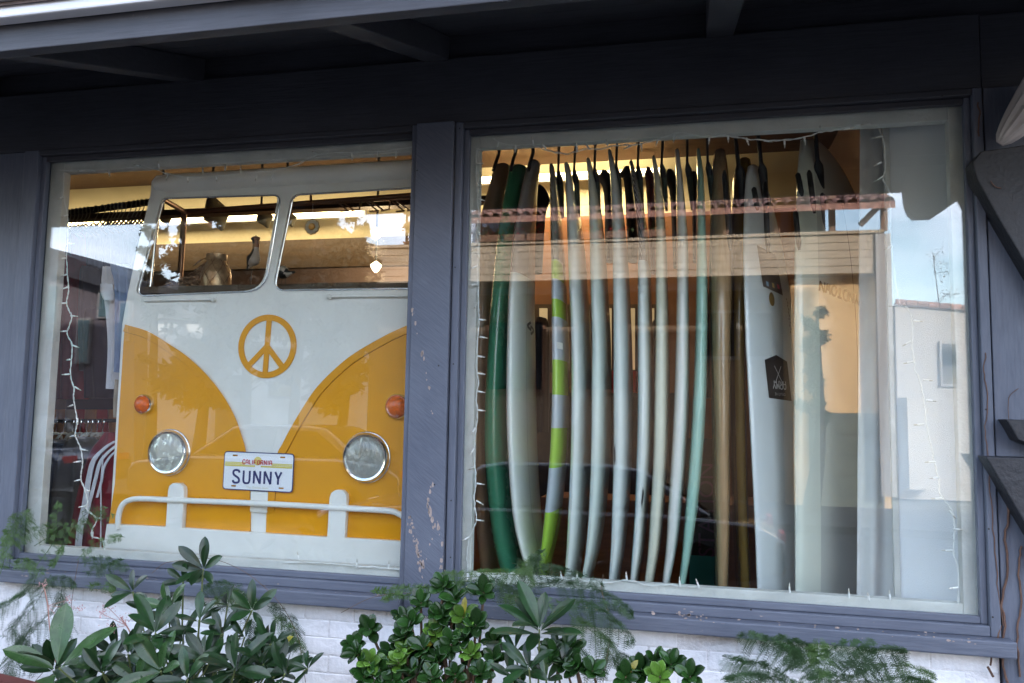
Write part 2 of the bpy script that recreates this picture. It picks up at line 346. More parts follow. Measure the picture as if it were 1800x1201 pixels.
# windows: trim, sill, white inner frame, glass
def window(x0, x1, label):
    w = empty('window', ((x0+x1)/2, 0, ZB), None, None, parent=None); w.parent = shop; w.matrix_parent_inverse = wm(shop).inverted()
    w['label'] = label
    a = 0.052
    # outer casing (proud) and stop (recessed), each mitre simply butted
    ol = x0-0.052 if x0 > -2 else x0-0.10; orr = x1+0.053 if x1 > 0 else x1+0.0225
    sb('casing', (ol, -0.030, ZB-0.058), (x0-0.022, 0.05, 2.746), SL_V, w, 0.004)
    sb('casing', (x1+0.022 if x1 > 0 else x1+0.001, -0.030, ZB-0.058), (orr, 0.05, 2.746), SL_V, w, 0.004)
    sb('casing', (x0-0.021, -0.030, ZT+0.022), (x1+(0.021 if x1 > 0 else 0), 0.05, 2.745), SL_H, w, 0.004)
    sb('casing', (x0-0.021, -0.030, ZB-0.058), (x1+(0.021 if x1 > 0 else 0), 0.05, ZB-0.024), SL_S, w, 0.004)
    sb('stop_bead', (x0-0.0215, -0.008, ZB-0.023), (x0, 0.018, ZT+0.0215), SL_V, w, 0.003)
    if x1 > 0: sb('stop_bead', (x1, -0.008, ZB-0.023), (x1+0.0215, 0.018, ZT+0.0215), SL_V, w, 0.003)
    sb('stop_bead', (x0+0.0005, -0.008, ZT), (x1-0.0005, 0.018, ZT+0.0215), SL_H, w, 0.003)
    sb('stop_bead', (x0+0.0005, -0.008, ZB-0.023), (x1-0.0005, 0.018, ZB), SL_S, w, 0.003)
    # sill below
    sb('sill', (ol-0.004, -0.075, ZB-0.112), (orr+(0.03 if x1 > 0 else 0.0), 0.05, ZB-0.0585), SL_S, w, 0.006)
    # white inner frame behind the pane
    L0 = 0.052 if x0 < -2 else 0.028; L1 = 0.036 if x1 > 0 else 0.02
    sb('inner_frame', (x0-0.02, 0.042, ZB-0.02), (x0+L0, 0.085, ZT+0.02), PUTTY, w, 0.003)
    sb('inner_frame', (x1-L1, 0.042, ZB-0.02), (x1+0.02, 0.085, ZT+0.02), PUTTY, w, 0.003)
    sb('inner_frame', (x0+L0+0.0005, 0.0425, ZT-0.038), (x1-L1-0.0005, 0.085, ZT+0.019), PUTTY, w, 0.003)
    sb('inner_frame', (x0+L0+0.0005, 0.0425, ZB-0.02), (x1-L1-0.0005, 0.085, ZB+0.028), PUTTY, w, 0.003)
    box('pane', (x0-0.015, GLASS_Y, ZB-0.015), (x1+0.015, GLASS_Y+0.006, ZT+0.015), GLASS, w)
    return w
window(XL0, XL1, 'left display window with the bus front behind it')
window(XR0, XR1, 'right display window with the surfboards behind it')
# flaked paint on the centre post: chips of bare wood, proud by a fraction of a millimetre
chips = MB()
def chip_run(pts, n, spread, y, s0=0.003, s1=0.011, hs=1.0):
    line = smooth_line([at(a, b, y) for a, b in pts], 12)
    for i in range(n):
        p = line[rnd.randrange(len(line))] + Vector((rnd.gauss(0, spread), 0, rnd.gauss(0, spread*1.5)))
        k = rnd.randint(5, 8); ang = rnd.random()*6; h = rnd.uniform(1.0, 2.6)*hs; s = rnd.uniform(s0, s1)*rnd.random()
        ring = [(p.x+s*math.cos(ang+2*math.pi*j/k)*rnd.uniform(0.5, 1), 0, p.z+s*h*math.sin(ang+2*math.pi*j/k)*rnd.uniform(0.5, 1)) for j in range(k)]
        f = [(a, y-0.0006, c) for a, _, c in ring]; bk = [(a, y+0.001, c) for a, _, c in ring]
        chips.add(f+bk, [tuple(range(k))]+[(j, (j+1) % k, (j+1) % k+k, j+k) for j in range(k)])
chip_run([(758, 850), (752, 890), (762, 930), (744, 1000)], 26, 0.003, -0.045)
chip_run([(720, 912), (728, 945), (738, 985), (742, 1025)], 60, 0.007, -0.045)
chip_run([(765, 905), (775, 940), (778, 990), (768, 1015)], 22, 0.006, -0.045)
chip_run([(724, 540), (730, 570), (748, 650), (756, 700), (764, 770)], 18, 0.002, -0.045)
chips.build('bare_wood_patch', mat('bare_wood', (0.33, 0.26, 0.23), 0.8, var=0.3, vscale=60), shop, kind='stuff')
NAIL = mat('nail_head', (0.01, 0.01, 0.012), .6)
for px, py, Y in ((808, 226, -.030), (800, 470, -.030), (797, 640, -.030), (793, 880, -.030), (792, 980, -.030), (733, 300, -.045), (771, 643, -.045), (764, 852, -.045), (1656, 169, -.030), (1745, 1085, -.030), (1738, 930, -.030), (1733, 720, -.030), (300, 265, -.03), (46, 500, -.012), (30, 720, -.012), (900, 1032, -.03), (1320, 1072, -.03)):
    MB().lathe([(0.0032, -.001), (0.0032, .0006), (0, .0007)], at(px, py, Y), n=10).build('nail_head', NAIL, shop)
chips2 = chips; chips = MB()
chip_run([(840, 1052), (1000, 1065), (1200, 1082), (1400, 1098), (1600, 1115), (1750, 1128)], 60, 0.004, -0.075, .003, .012, .22)
chip_run([(1190, 1078), (1215, 1082), (1240, 1090)], 30, 0.006, -0.075, .003, .010, .3)
chip_run([(60, 1003), (200, 1012), (400, 1026), (690, 1048)], 34, 0.003, -0.075, .002, .010, .22)
chips.build('bare_wood_patch', bpy.data.materials['bare_wood'], shop, kind='stuff')
# a dab of blue on the left casing
MB().lathe([(0.0, 0.0), (0.010, 0.001), (0.008, 0.003), (0.0, 0.004)], at(54, 407, -0.012), n=10).build('paint_dab', mat('bright_blue_paint', (0.01, 0.12, 0.42), 0.4), shop)

# ------------------------------------------------------------------ whitewashed brick wall below
bw = empty('brick_wall', (-1, 0, 0), 'whitewashed rough brick wall below the window sills behind the plants', 'wall')
box('mortar', (-8, -0.0015, -0.1), (0.955, 0.11, 0.852), MORTAR, bw)
brick_meshes = []
for k in range(6):
    m_ = MB().box((-0.1005, 0, -0.0315), (0.1005, 0.03, 0.0315)); me = bpy.data.meshes.new('brick')
    vs = []
    for v in m_.v: vs.append((v[0]+rnd.uniform(-.003, .003), v[1]+rnd.uniform(-.0008, .0008), v[2]+rnd.uniform(-.002, .0015)))
    me.from_pydata(vs, [], m_.f); me.materials.append(BRICKW); me.update(); brick_meshes.append(me)
for r_ in range(0, 8):
    z = 0.852-0.034-r_*0.066
    for i in range(18):
        x = 0.85-i*0.205-(0.1 if r_ % 2 else 0)
        o = bpy.data.objects.new('brick', rnd.choice(brick_meshes)); COL.objects.link(o); o.parent = bw; o.matrix_parent_inverse = wm(bw).inverted()
        o.location = (x, -0.0028+rnd.uniform(-0.001, 0.001), z+rnd.uniform(-.001, .001)); b = o.modifiers.new('bevel', 'BEVEL'); b.width = 0.004; b.segments = 2

# ------------------------------------------------------------------ inside: the room
RB = 3.4
room_floor = box('floor', (-6.5, 0.12, -0.1), (6, 5.2, 0.0), WOODF, kind='structure')
box('ceiling', (-6.5, 0.12, 3.66), (6, RB+0.2, 3.8), CEIL, kind='structure')
bwall = bpy.data.objects.new('back_wall', None); COL.objects.link(bwall); bwall['kind'] = 'structure'
box('plaster', (-6.5, RB, -0.05), (6, RB+0.15, 3.7), CREAMW, bwall)
box('timber_band', (-6.5, RB-0.10, 2.83), (-1.9, RB-0.001, 3.075), BROWN, bwall)
box('lower_band', (-6.5, RB-0.06, 0.0), (-1.9, RB-0.002, 2.68), TAUPE, bwall)
box('mauve_band', (-6.5, RB-0.03, 2.681), (-1.9, RB-0.003, 2.829), MAUVE, bwall)
box('lower_band', (-1.88, RB-0.05, 0.0), (1.0, RB-0.002, 3.20), mat('burnt_orange_plaster', (0.26, 0.11, 0.045), 0.8, var=0.15), bwall)
side = box('side_wall', (0.99, 0.145, -0.05), (1.10, RB+0.1, 3.7), mat('brown_side_plaster', (0.16, 0.10, 0.075), 0.8, var=0.08), kind='structure')
# lit strips (cove lamps) on the back wall and beside the beam
def strip_lamp(x0, x1, y, z, label, power, grp):
    t = empty('strip_lamp', ((x0+x1)/2, y, z), label, 'lamp', grp)
    MB().tube([(x0, y, z), (x1, y, z)], 0.022, 10).build('tube', mat('lit_tube', (1, 0.9, 0.6), 0.5, emit=(1.0, 0.80, 0.45), estr=0.9), t)
    box('batten', (x0-0.02, y+0.025, z-0.03), (x1+0.02, y+0.06, z+0.03), GUTTER, t)
    ld = bpy.data.lights.new('lamp_light', 'AREA'); ld.shape = 'RECTANGLE'; ld.size = x1-x0; ld.size_y = 0.06; ld.energy = power*.7; ld.color = (1.0, 0.76, 0.46)
    lo = bpy.data.objects.new('lamp_light', ld); COL.objects.link(lo); lo.location = (x0/2+x1/2, y-0.06, z); lo.rotation_euler = (R_(60), 0, 0)
    lo.parent = t; lo.matrix_parent_inverse = wm(t).inverted(); return t
a = at(285, 388, RB-0.25); b = at(520, 378, RB-0.25)
strip_lamp(a.x-1.6, b.x+0.6, RB-0.25, a.z, 'long lit strip lamp behind the beam seen through the bus windscreen', 5.5, 'lit strip lamps inside the shop')
a = at(845, 316, RB-0.25); b = at(1160, 300, RB-0.25)
strip_lamp(a.x, b.x, RB-0.25, a.z, 'lit strip lamp high on the wall behind the surfboards', 5.5, 'lit strip lamps inside the shop')
# more of the shop's ceiling lamps, like the two that show in the right windscreen
def down_lamp(px, py, Y, r, label, power, hang):
    c = at(px, py, Y); t = empty('ceiling_lamp', c, label, 'lamp', 'round lamps lit inside the shop')
    MB().lathe([(r*0.2, 0.03), (r, 0.0), (r*0.9, -0.02), (r*0.4, -0.05), (0.001, -0.06)], c, Vector((0, 0, 1)), 20).build('globe', mat('lit_globe', (1, .9, .7), .4, emit=(1.0, 0.82, 0.5), estr=0.8), t, smooth=True)
    MB().tube([c+Vector((0, 0, 0.03)), (c.x, c.y, 3.66 if hang else c.z+0.1)], 0.008, 8).build('stem', DARKM, t)
    ld = bpy.data.lights.new('lamp_light', 'POINT'); ld.energy = power; ld.color = (1.0, 0.72, 0.42); ld.shadow_soft_size = 0.08
    lo = bpy.data.objects.new('lamp_light', ld); COL.objects.link(lo); lo.location = c-Vector((0, 0, 0.12)); lo.parent = t; lo.matrix_parent_inverse = wm(t).inverted()
down_lamp(662, 407, 2.6, 0.045, 'flat oval ceiling lamp, the upper of two in the right windscreen', 3.0, True)
down_lamp(661, 466, 2.9, 0.045, 'half round glowing lamp, the lower of two in the right windscreen', 2.0, True)
# spot lamps with tin cones
for px, py, s, lb in ((382, 372, 1.0, 'large grey green cone shade hanging left of the middle of the windscreen'), (466, 377, 0.62, 'small dark cone shade right of the large cone shade'),
                      (510, 378, 0.5, 'small cone shade beside the divider between the windscreens'), (292, 377, 0.45, 'tiny tan cone shade near the left windscreen pillar')):
    c = at(px, py+9, 2.7); t = empty('spot_lamp', c, lb, 'lamp', 'cone shades hanging in the shop')
    ax = Vector((0.25, 0.35, -1)).normalized()
    MB().lathe([(0.03*s, -0.16*s), (0.105*s, -0.03*s), (0.11*s, 0.0), (0.10*s, 0.005), (0.05*s, 0.06*s), (0.012*s, 0.115*s)], c, ax, 20).build('shade', TIN, t, smooth=True)
    MB().tube([c-ax*0.14*s, (c.x-0.02, c.y-0.05, 3.66)], 0.009, 8).build('stem', DARKM, t)
# beam and display frame seen through the windscreen
beam = box('ceiling_beam', (at(110, 0, 2.3).x-1, 2.30, at(400, 369, 2.3).z-0.022), (-1.4, 2.40, at(400, 369, 2.3).z+0.022), BROWN)
tag(beam, 'dark brown ceiling beam crossing behind both windscreens', 'beam')
fr = empty('clothes_stand', at(320, 372, 0.9), 'brown metal garment frame standing behind the left windscreen', 'rack')
def bar(name, pts, r, m, parent, n=8): return MB().tube(smooth_line(pts, 1), r, n).build(name, m, parent, smooth=True)
bar('rail', [at(283, 349, 0.45), at(326, 373, 0.9)], 0.014, COPPER, fr)
bar('rail', [at(326, 373, 0.9), at(742, 342, 0.9)], 0.014, COPPER, fr)
bar('leg', [at(324, 374, 0.9), at(312, 560, 0.9), at(305, 900, 0.9)], 0.016, COPPER, fr)
bar('leg', [at(281, 349, 0.45), at(262, 520, 0.45), at(250, 900, 0.45)], 0.009, CHROME, fr)
# wire face-out rail
wr = empty('wire_rail', at(640, 352, 0.6), 'copper wire rail with slanting prongs inside the right windscreen', 'rack')
bar('rail', [at(546, 340, 0.6), at(547, 356, 0.6), at(552, 359, 0.6), at(742, 347, 0.6)], 0.0065, COPPER, wr)
for px in (592, 644, 690, 726):
    bar('prong', [at(px, 355, 0.6), at(px+20, 371, 0.5), at(px+6, 372, 0.45)], 0.004, COPPER, wr, 6)
    bar('prong', [at(px+8, 354, 0.6), at(px+30, 370, 0.5)], 0.004, COPPER, wr, 6)
    bar('prong', [at(px+42, 352, 0.6), at(px+40, 368, 0.5), at(px+26, 371, 0.5)], 0.004, COPPER, wr, 6)
# hanging daisy
dz = at(549, 399, 0.45); dy = empty('daisy_ornament', dz, 'white and yellow daisy ornament hanging on a thread in the right windscreen', 'ornament')
pet = MB()
DW = mat('daisy_petal', (0.62, 0.56, 0.44), 0.5); DE = mat('daisy_edge', (0.42, 0.26, 0.07), 0.5)
for k in range(11):
    a = 2*math.pi*k/11; c = dz+Vector((math.cos(a)*0.026, 0, math.sin(a)*0.026))
    MB().lathe([(0.0125, 0), (0.0125, 0.004), (0.0, 0.004)], c, n=14).build('petal_rim', DE, dy)
    MB().lathe([(0.0098, 0.0042), (0.009, 0.006), (0.0, 0.0065)], c, n=14).build('petal', DW, dy)
MB().lathe([(0.017, 0), (0.016, 0.008), (0.008, 0.012), (0, 0.013)], dz, n=18).build('flower_centre', mat('daisy_centre', (0.72, 0.34, 0.05), .5), dy)
bar('thread', [dz+Vector((0, 0, 0.035)), at(550, 358, 0.45)], 0.0009, WHITEP, dy, 4)

# ------------------------------------------------------------------ the bus front
BY = 0.20
bus = empty('bus_front', at(450, 980, BY), 'yellow and white camper bus front cut from board, standing in the left window', 'display')
outer = [(186, 985), (190, 963), (200, 920), (204, 850), (213, 700), (221, 571), (231, 515), (250, 428), (270, 345), (272, 322), (280, 312), (300, 309), (500, 298), (800, 281), (790, 700), (780, 1022), (450, 1002)]
wsL = round_poly([Vector((289, 349)), Vector((494, 343)), Vector((466, 512)), Vector((241, 521))], [8, 14, 34, 18])
wsR = round_poly([Vector((516, 343)), Vector((775, 328)), Vector((768, 507)), Vector((482, 511))], [14, 4, 4, 20])
HL = ((299, 795, 0.097), (645, 804, 0.101))
holes = lambda Y, i=(0, 1): [hole(HL[k][0], HL[k][1], BY-0.028, HL[k][2]*.87, Y) for k in i]
trace('front_panel', [outer, wsL, wsR]+holes(BY), BY, 0.02, BUSW, bus, bevel=0.002)
# roof visor: a half round roll above the windscreens
visor = [at(x, y, BY-0.02) for x, y in ((275, 325), (300, 323), (500, 311), (760, 296))]
vb = MB()
rings = []
for i, p in enumerate(visor):
    ring = []
    for k in range(17):
        a = math.pi*(k/16)
        rr = 0.6 if i == 0 else 1
        ring.append(p+Vector((0, -0.045*math.sin(a)*rr, 0.042*math.cos(a)*rr)))
    rings.append(ring)
vb.loft(rings); vb.build('roof_visor', BUSW, bus, smooth=True)
for nm, ws in (('windscreen_trim', wsL), ('windscreen_trim', wsR)):
    pts = [at(q[0], q[1], BY-0.024) for q in ws]
    MB().tube(pts+[pts[0]], 0.0042, 8).build(nm, CHROME, bus, smooth=True)
# yellow nose panels, left and right of the V
Lc = [(221, 571), (260, 583), (300, 607), (333, 630), (367, 663), (393, 697), (413, 733), (426, 770), (432, 793), (438, 840), (441, 896)]
Rc = [(742, 560), (718, 572), (683, 588), (633, 616), (600, 640), (560, 679), (533, 718), (510, 757), (498, 780), (488, 800), (474, 850), (470, 897)]
Lc3 = [(v.x, v.y) for v in smooth_line([Vector((a, b, 0)) for a, b in Lc], 5)]
Rc3 = [(v.x, v.y) for v in smooth_line([Vector((a, b, 0)) for a, b in Rc], 5)]
trace('nose_panel', [Lc3+[(441, 940), (192, 928), (204, 850), (213, 700)]]+holes(BY-.0215, (0,)), BY-0.0215, 0.006, BUSY, bus, bevel=0.001)
trace('nose_panel', [Rc3+[(469, 942), (790, 960), (790, 550)]]+holes(BY-.0215, (1,)), BY-0.0215, 0.006, BUSY, bus, bevel=0.001)
# raised yellow border along the V
def border(line, off, w=0.0):
    pts = [Vector((a, b)) for a, b in line]; o = []
    for i, p in enumerate(pts):
        t = (pts[min(i+1, len(pts)-1)]-pts[max(i-1, 0)]).normalized(); o.append(p+Vector((-t.y, t.x))*off)
    return pts+list(reversed(o))
bl = border(Lc3, 12); br_ = border(Rc3, -12) if border(Rc3, 12)[-1][0] < 471 else border(Rc3, 12)
def side_of(line, off):
    b = border(line, off); return b
trace('nose_border', [side_of(Lc3, 12)], BY-0.0285, 0.004, BUSY, bus, bevel=0.0006)
trace('nose_border', [side_of(Rc3, -12)], BY-0.0285, 0.004, BUSY, bus, bevel=0.0006)
GRV = mat('groove_shadow_line', (0.20, 0.08, 0.004), .6)
for ln_, o_ in ((Lc3, 12.5), (Rc3, -12.5)):
    q = list(reversed(border(ln_, o_)[len(ln_):])); MB().tube([at(v.x, v.y, BY-0.0282) for v in q], 0.0012, 6).build('nose_groove', GRV, bus)
# peace sign
pc = at(470.5, 609, BY-0.0205); ro, ri = 0.1385, 0.1135
def arc(r, n=64): return [(pc.x+r*math.cos(2*math.pi*k/n), pc.z+r*math.sin(2*math.pi*k/n)) for k in range(n)]
ps = flat_mesh('peace_ring', [arc(ro), arc(ri)], 0.005, 0.0006); ps.transform(Matrix.Translation((0, BY-0.0215, 0))); ps.materials.append(BUSY)
psg = link('peace_sign', ps, bus)
def strip_bar(a, b, w, dy_):
    d = Vector((b[0]-a[0], b[1]-a[1])).normalized(); n = Vector((-d.y, d.x))*w/2
    me = flat_mesh('peace_bar', [[(a[0]+n.x, a[1]+n.y), (b[0]+n.x, b[1]+n.y), (b[0]-n.x, b[1]-n.y), (a[0]-n.x, a[1]-n.y)]], 0.005, 0.0004)
    me.transform(Matrix.Translation((0, BY-0.0215-dy_, 0))); me.materials.append(BUSY); link('bar', me, psg)
tilt = 0.035
def rotp(x, z): return (pc.x+x*math.cos(tilt)+z*math.sin(tilt), pc.z+z*math.cos(tilt)-x*math.sin(tilt))
strip_bar(rotp(0, ro-0.012), rotp(0, -ro+0.012), 0.023, 0.0004)
strip_bar(rotp(0, 0.0), rotp(-0.083, -0.090), 0.023, 0.0008); strip_bar(rotp(0, 0.0), rotp(0.083, -0.090), 0.023, 0.0012)
# headlamps and indicators
REFL = mat('silvered_reflector', (0.97, 0.97, 0.97), 0.2, metal=0.7, bump=1.0, bscale=42, bstretch=(1, 1, .35), bdist=0.0075)
LENS = glass_material(); LENS.name = 'headlamp_glass'
def _ribs(m):
    nt = m.node_tree; l = nt.links.new; b = next(n for n in nt.nodes if n.type == 'BUMP'); t = next(n for n in nt.nodes if n.type == 'TEX_COORD')
    mp_ = nt.nodes.new('ShaderNodeMapping'); mp_.inputs['Scale'].default_value = (1, 1, .12); l(t.outputs['Object'], mp_.inputs['Vector'])
    w = nt.nodes.new('ShaderNodeTexNoise'); w.inputs['Scale'].default_value = 110; l(mp_.outputs[0], w.inputs['Vector']); l(w.outputs['Fac'], b.inputs['Height']); b.inputs['Distance'].default_value = .006; b.inputs['Strength'].default_value = .8
_ribs(LENS)
def headlamp(px, py, r):
    c = at(px, py, BY-0.028); t = MB().lathe([(r*1.02, 0.0), (r*1.02, 0.012), (r*1.0, 0.022), (r*0.93, 0.030), (r*0.86, 0.028), (r*0.84, 0.020)], c, n=48).build('headlamp', CHROME, bus, smooth=True)
    MB().lathe([(r*0.86, 0.022), (r*0.80, -0.004), (r*0.66, -0.034), (r*0.45, -0.058), (r*0.2, -0.070), (0, -0.071)], c, n=48).build('reflector', REFL, t, smooth=True)
    MB().lathe([(r*0.06, -0.07), (r*0.08, -0.03), (r*0.19, -0.02), (r*0.19, -0.004), (r*0.10, 0.004), (0, 0.006)], c, n=24).build('bulb_shield', CHROME, t, smooth=True)
    MB().lathe([(r*0.85, 0.022), (r*0.80, 0.029), (r*0.66, 0.036), (r*0.45, 0.042), (r*0.2, 0.046), (0, 0.047)], c, n=48).build('lens', LENS, t, smooth=True)
    MB().lathe([(r*1.07, 0.0), (r*1.06, 0.006), (r*1.03, 0.009)], c, n=48).build('gasket', CHROME, t, smooth=True)
headlamp(299, 795, 0.097); headlamp(645, 804, 0.101)
def indicator(px, py, r):
    c = at(px, py, BY-0.028); t = MB().lathe([(r*1.25, 0), (r*1.25, 0.014), (r*1.10, 0.022), (r*0.98, 0.018)], c, n=36).build('indicator', CHROME, bus, smooth=True)
    MB().lathe([(r, 0.014), (r*0.97, 0.026), (r*0.75, 0.038), (r*0.4, 0.045), (0, 0.047)], c, n=36).build('lens', ORANGE, t, smooth=True)
indicator(255, 711, 0.036); indicator(700, 715, 0.043)
# wipers
for pts in ([(254, 529), (300, 528), (374, 527)], [(716, 521), (640, 521), (579, 522)]):
    q = [at(a, b, BY-0.035) for a, b in pts]
    wp = MB().tube(q, 0.0035, 8).build('wiper', BUSW, bus, smooth=True)
    MB().lathe([(0.010, -0.012), (0.011, 0.004), (0.007, 0.010), (0, 0.011)], q[-1], n=16).build('wiper_pivot', BUSW, wp, smooth=True)
# licence plate
pb, pr, pt = at(391.5, 860, BY-0.036), at(514.5, 866.5, BY-0.036), at(397.5, 792, BY-0.036)
ex = (pr-pb).normalized(); pw = 0.300; ez = (pt-pb); ez = (ez-ex*ez.dot(ex)).normalized(); ph = (pt-pb).length*0.985; ey = ez.cross(ex)
PM = Matrix((ex, ey, ez)).transposed().to_4x4(); PM.translation = pb
pw = (pr-pb).length
plate = empty('licence_plate', pb, 'white California licence plate reading SUNNY in navy letters on the bus front', 'licence plate')
def on_plate(me, x, z, y, m, name, par):
    me.transform(Matrix.Translation((x, y, z))); me.transform(PM); me.materials.append(m); return link(name, me, par)
def rrect(x0, z0, x1, z1, r): return [tuple(v) for v in round_poly([Vector((x0, z0)), Vector((x1, z0)), Vector((x1, z1)), Vector((x0, z1))], r)]
slots = [rrect(x-0.012, z-0.0035, x+0.012, z+0.0035, 0.0034) for x in (0.053, pw-0.053) for z in (0.017, ph-0.017)]
on_plate(flat_mesh('rim', [rrect(0, 0, pw, ph, 0.016)]+slots, 0.0022), 0, 0, 0, NAVY, 'rim', plate)
on_plate(flat_mesh('enamel', [rrect(0.004, 0.004, pw-0.004, ph-0.004, 0.013)]+slots, 0.001), 0, 0, -0.0023, PLATE, 'enamel', plate)
for z, h in ((0.70, 0.011), (0.665, 0.011), (0.615, 0.017)):
    for x0, x1 in ((0.006, pw*0.31), (pw*0.69, pw-0.006)) if h < 0.015 else ((0.006, pw*0.455), (pw*0.535, pw-0.006)):
        on_plate(flat_mesh('stripe', [[(x0, z*ph), (x1, z*ph), (x1, z*ph+h*0.42), (x0, z*ph+h*0.42)]], 0.0004), 0, 0, -0.0034, PYEL, 'stripe', plate)
cs = [(pw*0.49+0.0185*math.cos(2*math.pi*k/28), ph*0.775+0.0185*math.sin(2*math.pi*k/28)) for k in range(28)]
on_plate(flat_mesh('sun_disc', [cs], 0.0004), 0, 0, -0.0034, PYEL, 'sun_disc', plate)
# narrow letters drawn as strokes
def stroke_letter(strokes, w):
    mb = MB()
    for s in strokes:
        mb2 = [Vector((a, 0, b)) for a, b in (smooth_line([Vector((x, y, 0)) for x, y in s], 5) and [(v.x, v.y) for v in smooth_line([Vector((x, y, 0)) for x, y in s], 5)] if len(s) > 3 else s)]
        L_, R2 = [], []
        for i, p in enumerate(mb2):
            t = (mb2[min(i+1, len(mb2)-1)]-mb2[max(i-1, 0)]).normalized(); n = Vector((-t.z, 0, t.x))*w/2
            L_.append(p+n); R2.append(p-n)
        for i in range(len(mb2)-1):
            q = [L_[i], L_[i+1], R2[i+1], R2[i]]
            vs = q+[v+Vector((0, -0.0012, 0)) for v in q]
            mb.add(vs, [(4, 5, 6, 7), (0, 1, 5, 4), (1, 2, 6, 5), (2, 3, 7, 6), (3, 0, 4, 7)])
    me = bpy.data.meshes.new('letter'); me.from_pydata(mb.v, [], mb.f); me.update(); return me
LH, LW = 0.062, 0.030
GL = {'S': [[(1, .80), (.95, .93), (.7, 1), (.3, 1), (.05, .9), (.02, .75), (.15, .62), (.5, .5), (.85, .38), (1, .22), (.95, .08), (.7, 0), (.3, 0), (.05, .07), (0, .2)]],
      'U': [[(0, 1), (0, .6), (0, .25), (.12, .05), (.35, 0), (.65, 0), (.88, .05), (1, .25), (1, .6), (1, 1)]],
      'N': [[(0, 0), (0, 1)], [(0, 1), (1, 0)], [(1, 0), (1, 1)]],
      'Y': [[(0, 1), (.5, .45)], [(1, 1), (.5, .45)], [(.5, .5), (.5, 0)]],
      'C': [[(1, .8), (.8, 1), (.4, 1), (.1, .8), (0, .5), (.1, .2), (.4, 0), (.8, 0), (1, .2)]],
      'A': [[(0, 0), (0, .6), (.1, .85), (.5, 1), (.9, .85), (1, .6), (1, 0)], [(0, .4), (1, .4)]],
      'L': [[(0, 1), (0, 0)], [(0, 0.04), (.9, 0.04)]], 'I': [[(.5, 0), (.5, 1)]], 'F': [[(0, 0), (0, .7), (.1, .9), (.5, 1), (1, 1)], [(0, .5), (.8, .5)]],
      'O': [[(.5, 1), (.1, .85), (-.08, .5), (.1, .12), (.5, -.03), (.9, .12), (1.08, .5), (.9, .85), (.5, 1)]],
      'R': [[(0, 0), (0, .6), (.1, .9), (.5, 1), (.9, .9), (.95, .65), (.6, .48), (0, .45)], [(.5, .45), (1, 0)]],
      'M': [[(0, 0), (0, 1)], [(0, 1), (.5, .4)], [(.5, .4), (1, 1)], [(1, 1), (1, 0)]]}
def put_word(word, x0, z0, pitch, w, h, sw, m, name, par, y=-0.0035, prop=False):
    X = x0
    for i, ch in enumerate(word):
        if prop: x0 = X-i*pitch-(w*.3 if ch == 'I' else 0); X += pitch*{'I': .55, 'L': .85}.get(ch, 1.0)
        me = stroke_letter([[(a*w, b*h) for a, b in s] for s in GL[ch]], sw)
        on_plate(me, x0+i*pitch, z0, y, m, name, par)
put_word('SUNNY', pw*0.148, ph*0.19, pw*0.150, pw*0.088, ph*0.325, 0.0088, NAVY, 'letter', plate)
put_word('CALIFORNIA', pw*0.275, ph*0.685, pw*0.0485, pw*0.031, ph*0.112, 0.0030, RED, 'small_letter', plate, y=-0.0042, prop=True)
me = text_mesh('motto', 'The Golden State', 0.0145, 0.0004, sx=1.0)
on_plate(me, pw*0.50, ph*0.085, -0.0036, PFAINT, 'motto', plate)
# bumper: lower board, posts and bent tube rail
bump_top = [(196, 921), (300, 926), (600, 944), (745, 953)]
trace('bumper_board', [[(184, 1000), (190, 962), (196, 921), (250, 923.5), (299, 926), (303, 862), (305, 854), (311, 849.5), (322, 850), (328, 856), (329, 864), (325, 928), (450, 936), (581, 944), (585, 874), (588, 866), (595, 861.5), (606, 862), (612, 869), (613, 877), (609, 945.5), (700, 950.5), (780, 955), (779, 1040)]], BY-0.030, 0.026, BUSW, bus, bevel=0.0025)
rail = smooth_line([at(a, b, BY-0.060) for a, b in ((207, 930), (209, 905), (216, 887), (232, 878), (260, 877), (300, 879), (450, 885), (600, 893), (680, 898), (700, 903), (712, 912), (718, 930))], 6)
MB().tube(rail, 0.0125, 14).build('bumper_rail', BUSW, bus, smooth=True)
trace('plate_bracket', [[(443, 864), (441, 899), (470, 901), (472, 866)]], BY-0.0285, 0.006, BUSW, bus, bevel=0.001)
trace('nose_border', [[(431, 862), (432, 898), (440.5, 899), (440, 862)]], BY-0.0285, 0.005, BUSY, bus)
trace('nose_border', [[(472.5, 866), (471, 901), (480, 902), (481, 866)]], BY-0.0285, 0.005, BUSY, bus)

# jar, rope and birds on the shelf behind the left windscreen
shelf = box('shelf', (at(292, 525, 0.5).x, 0.225, at(400, 518, 0.5).z-0.03), (-1.2, 0.85, at(400, 518, 0.5).z), BROWN); tag(shelf, 'brown shelf just below the windscreens of the bus front', 'shelf')
SZ = at(400, 518, 0.5).z
jc = at(379, 500, 0.5); jc.z = SZ
k_ = (at(402, 500, 0.5)-at(356, 500, 0.5)).length/2
jar = empty('jar', jc, 'golden glass jar in a rope net with a wire handle on the shelf', 'jar')
jh = at(379, 448, 0.5).z-SZ
MB().lathe([(k_*0.9, 0), (k_, jh*0.08), (k_, jh*0.5), (k_*0.9, jh*0.66), (k_*0.66, jh*0.78), (k_*0.62, jh*0.84), (k_*0.68, jh*0.86), (k_*0.68, jh), (k_*0.6, jh), (k_*0.6, jh*0.8)], jc, Vector((0, 0, 1)), 36).build('glass', mat('mercury_gold_glass', (0.58, 0.40, 0.24), 0.30, metal=0.6, var=0.4, vscale=30, bump=0.5, bscale=25), jar, smooth=True)
net = MB()
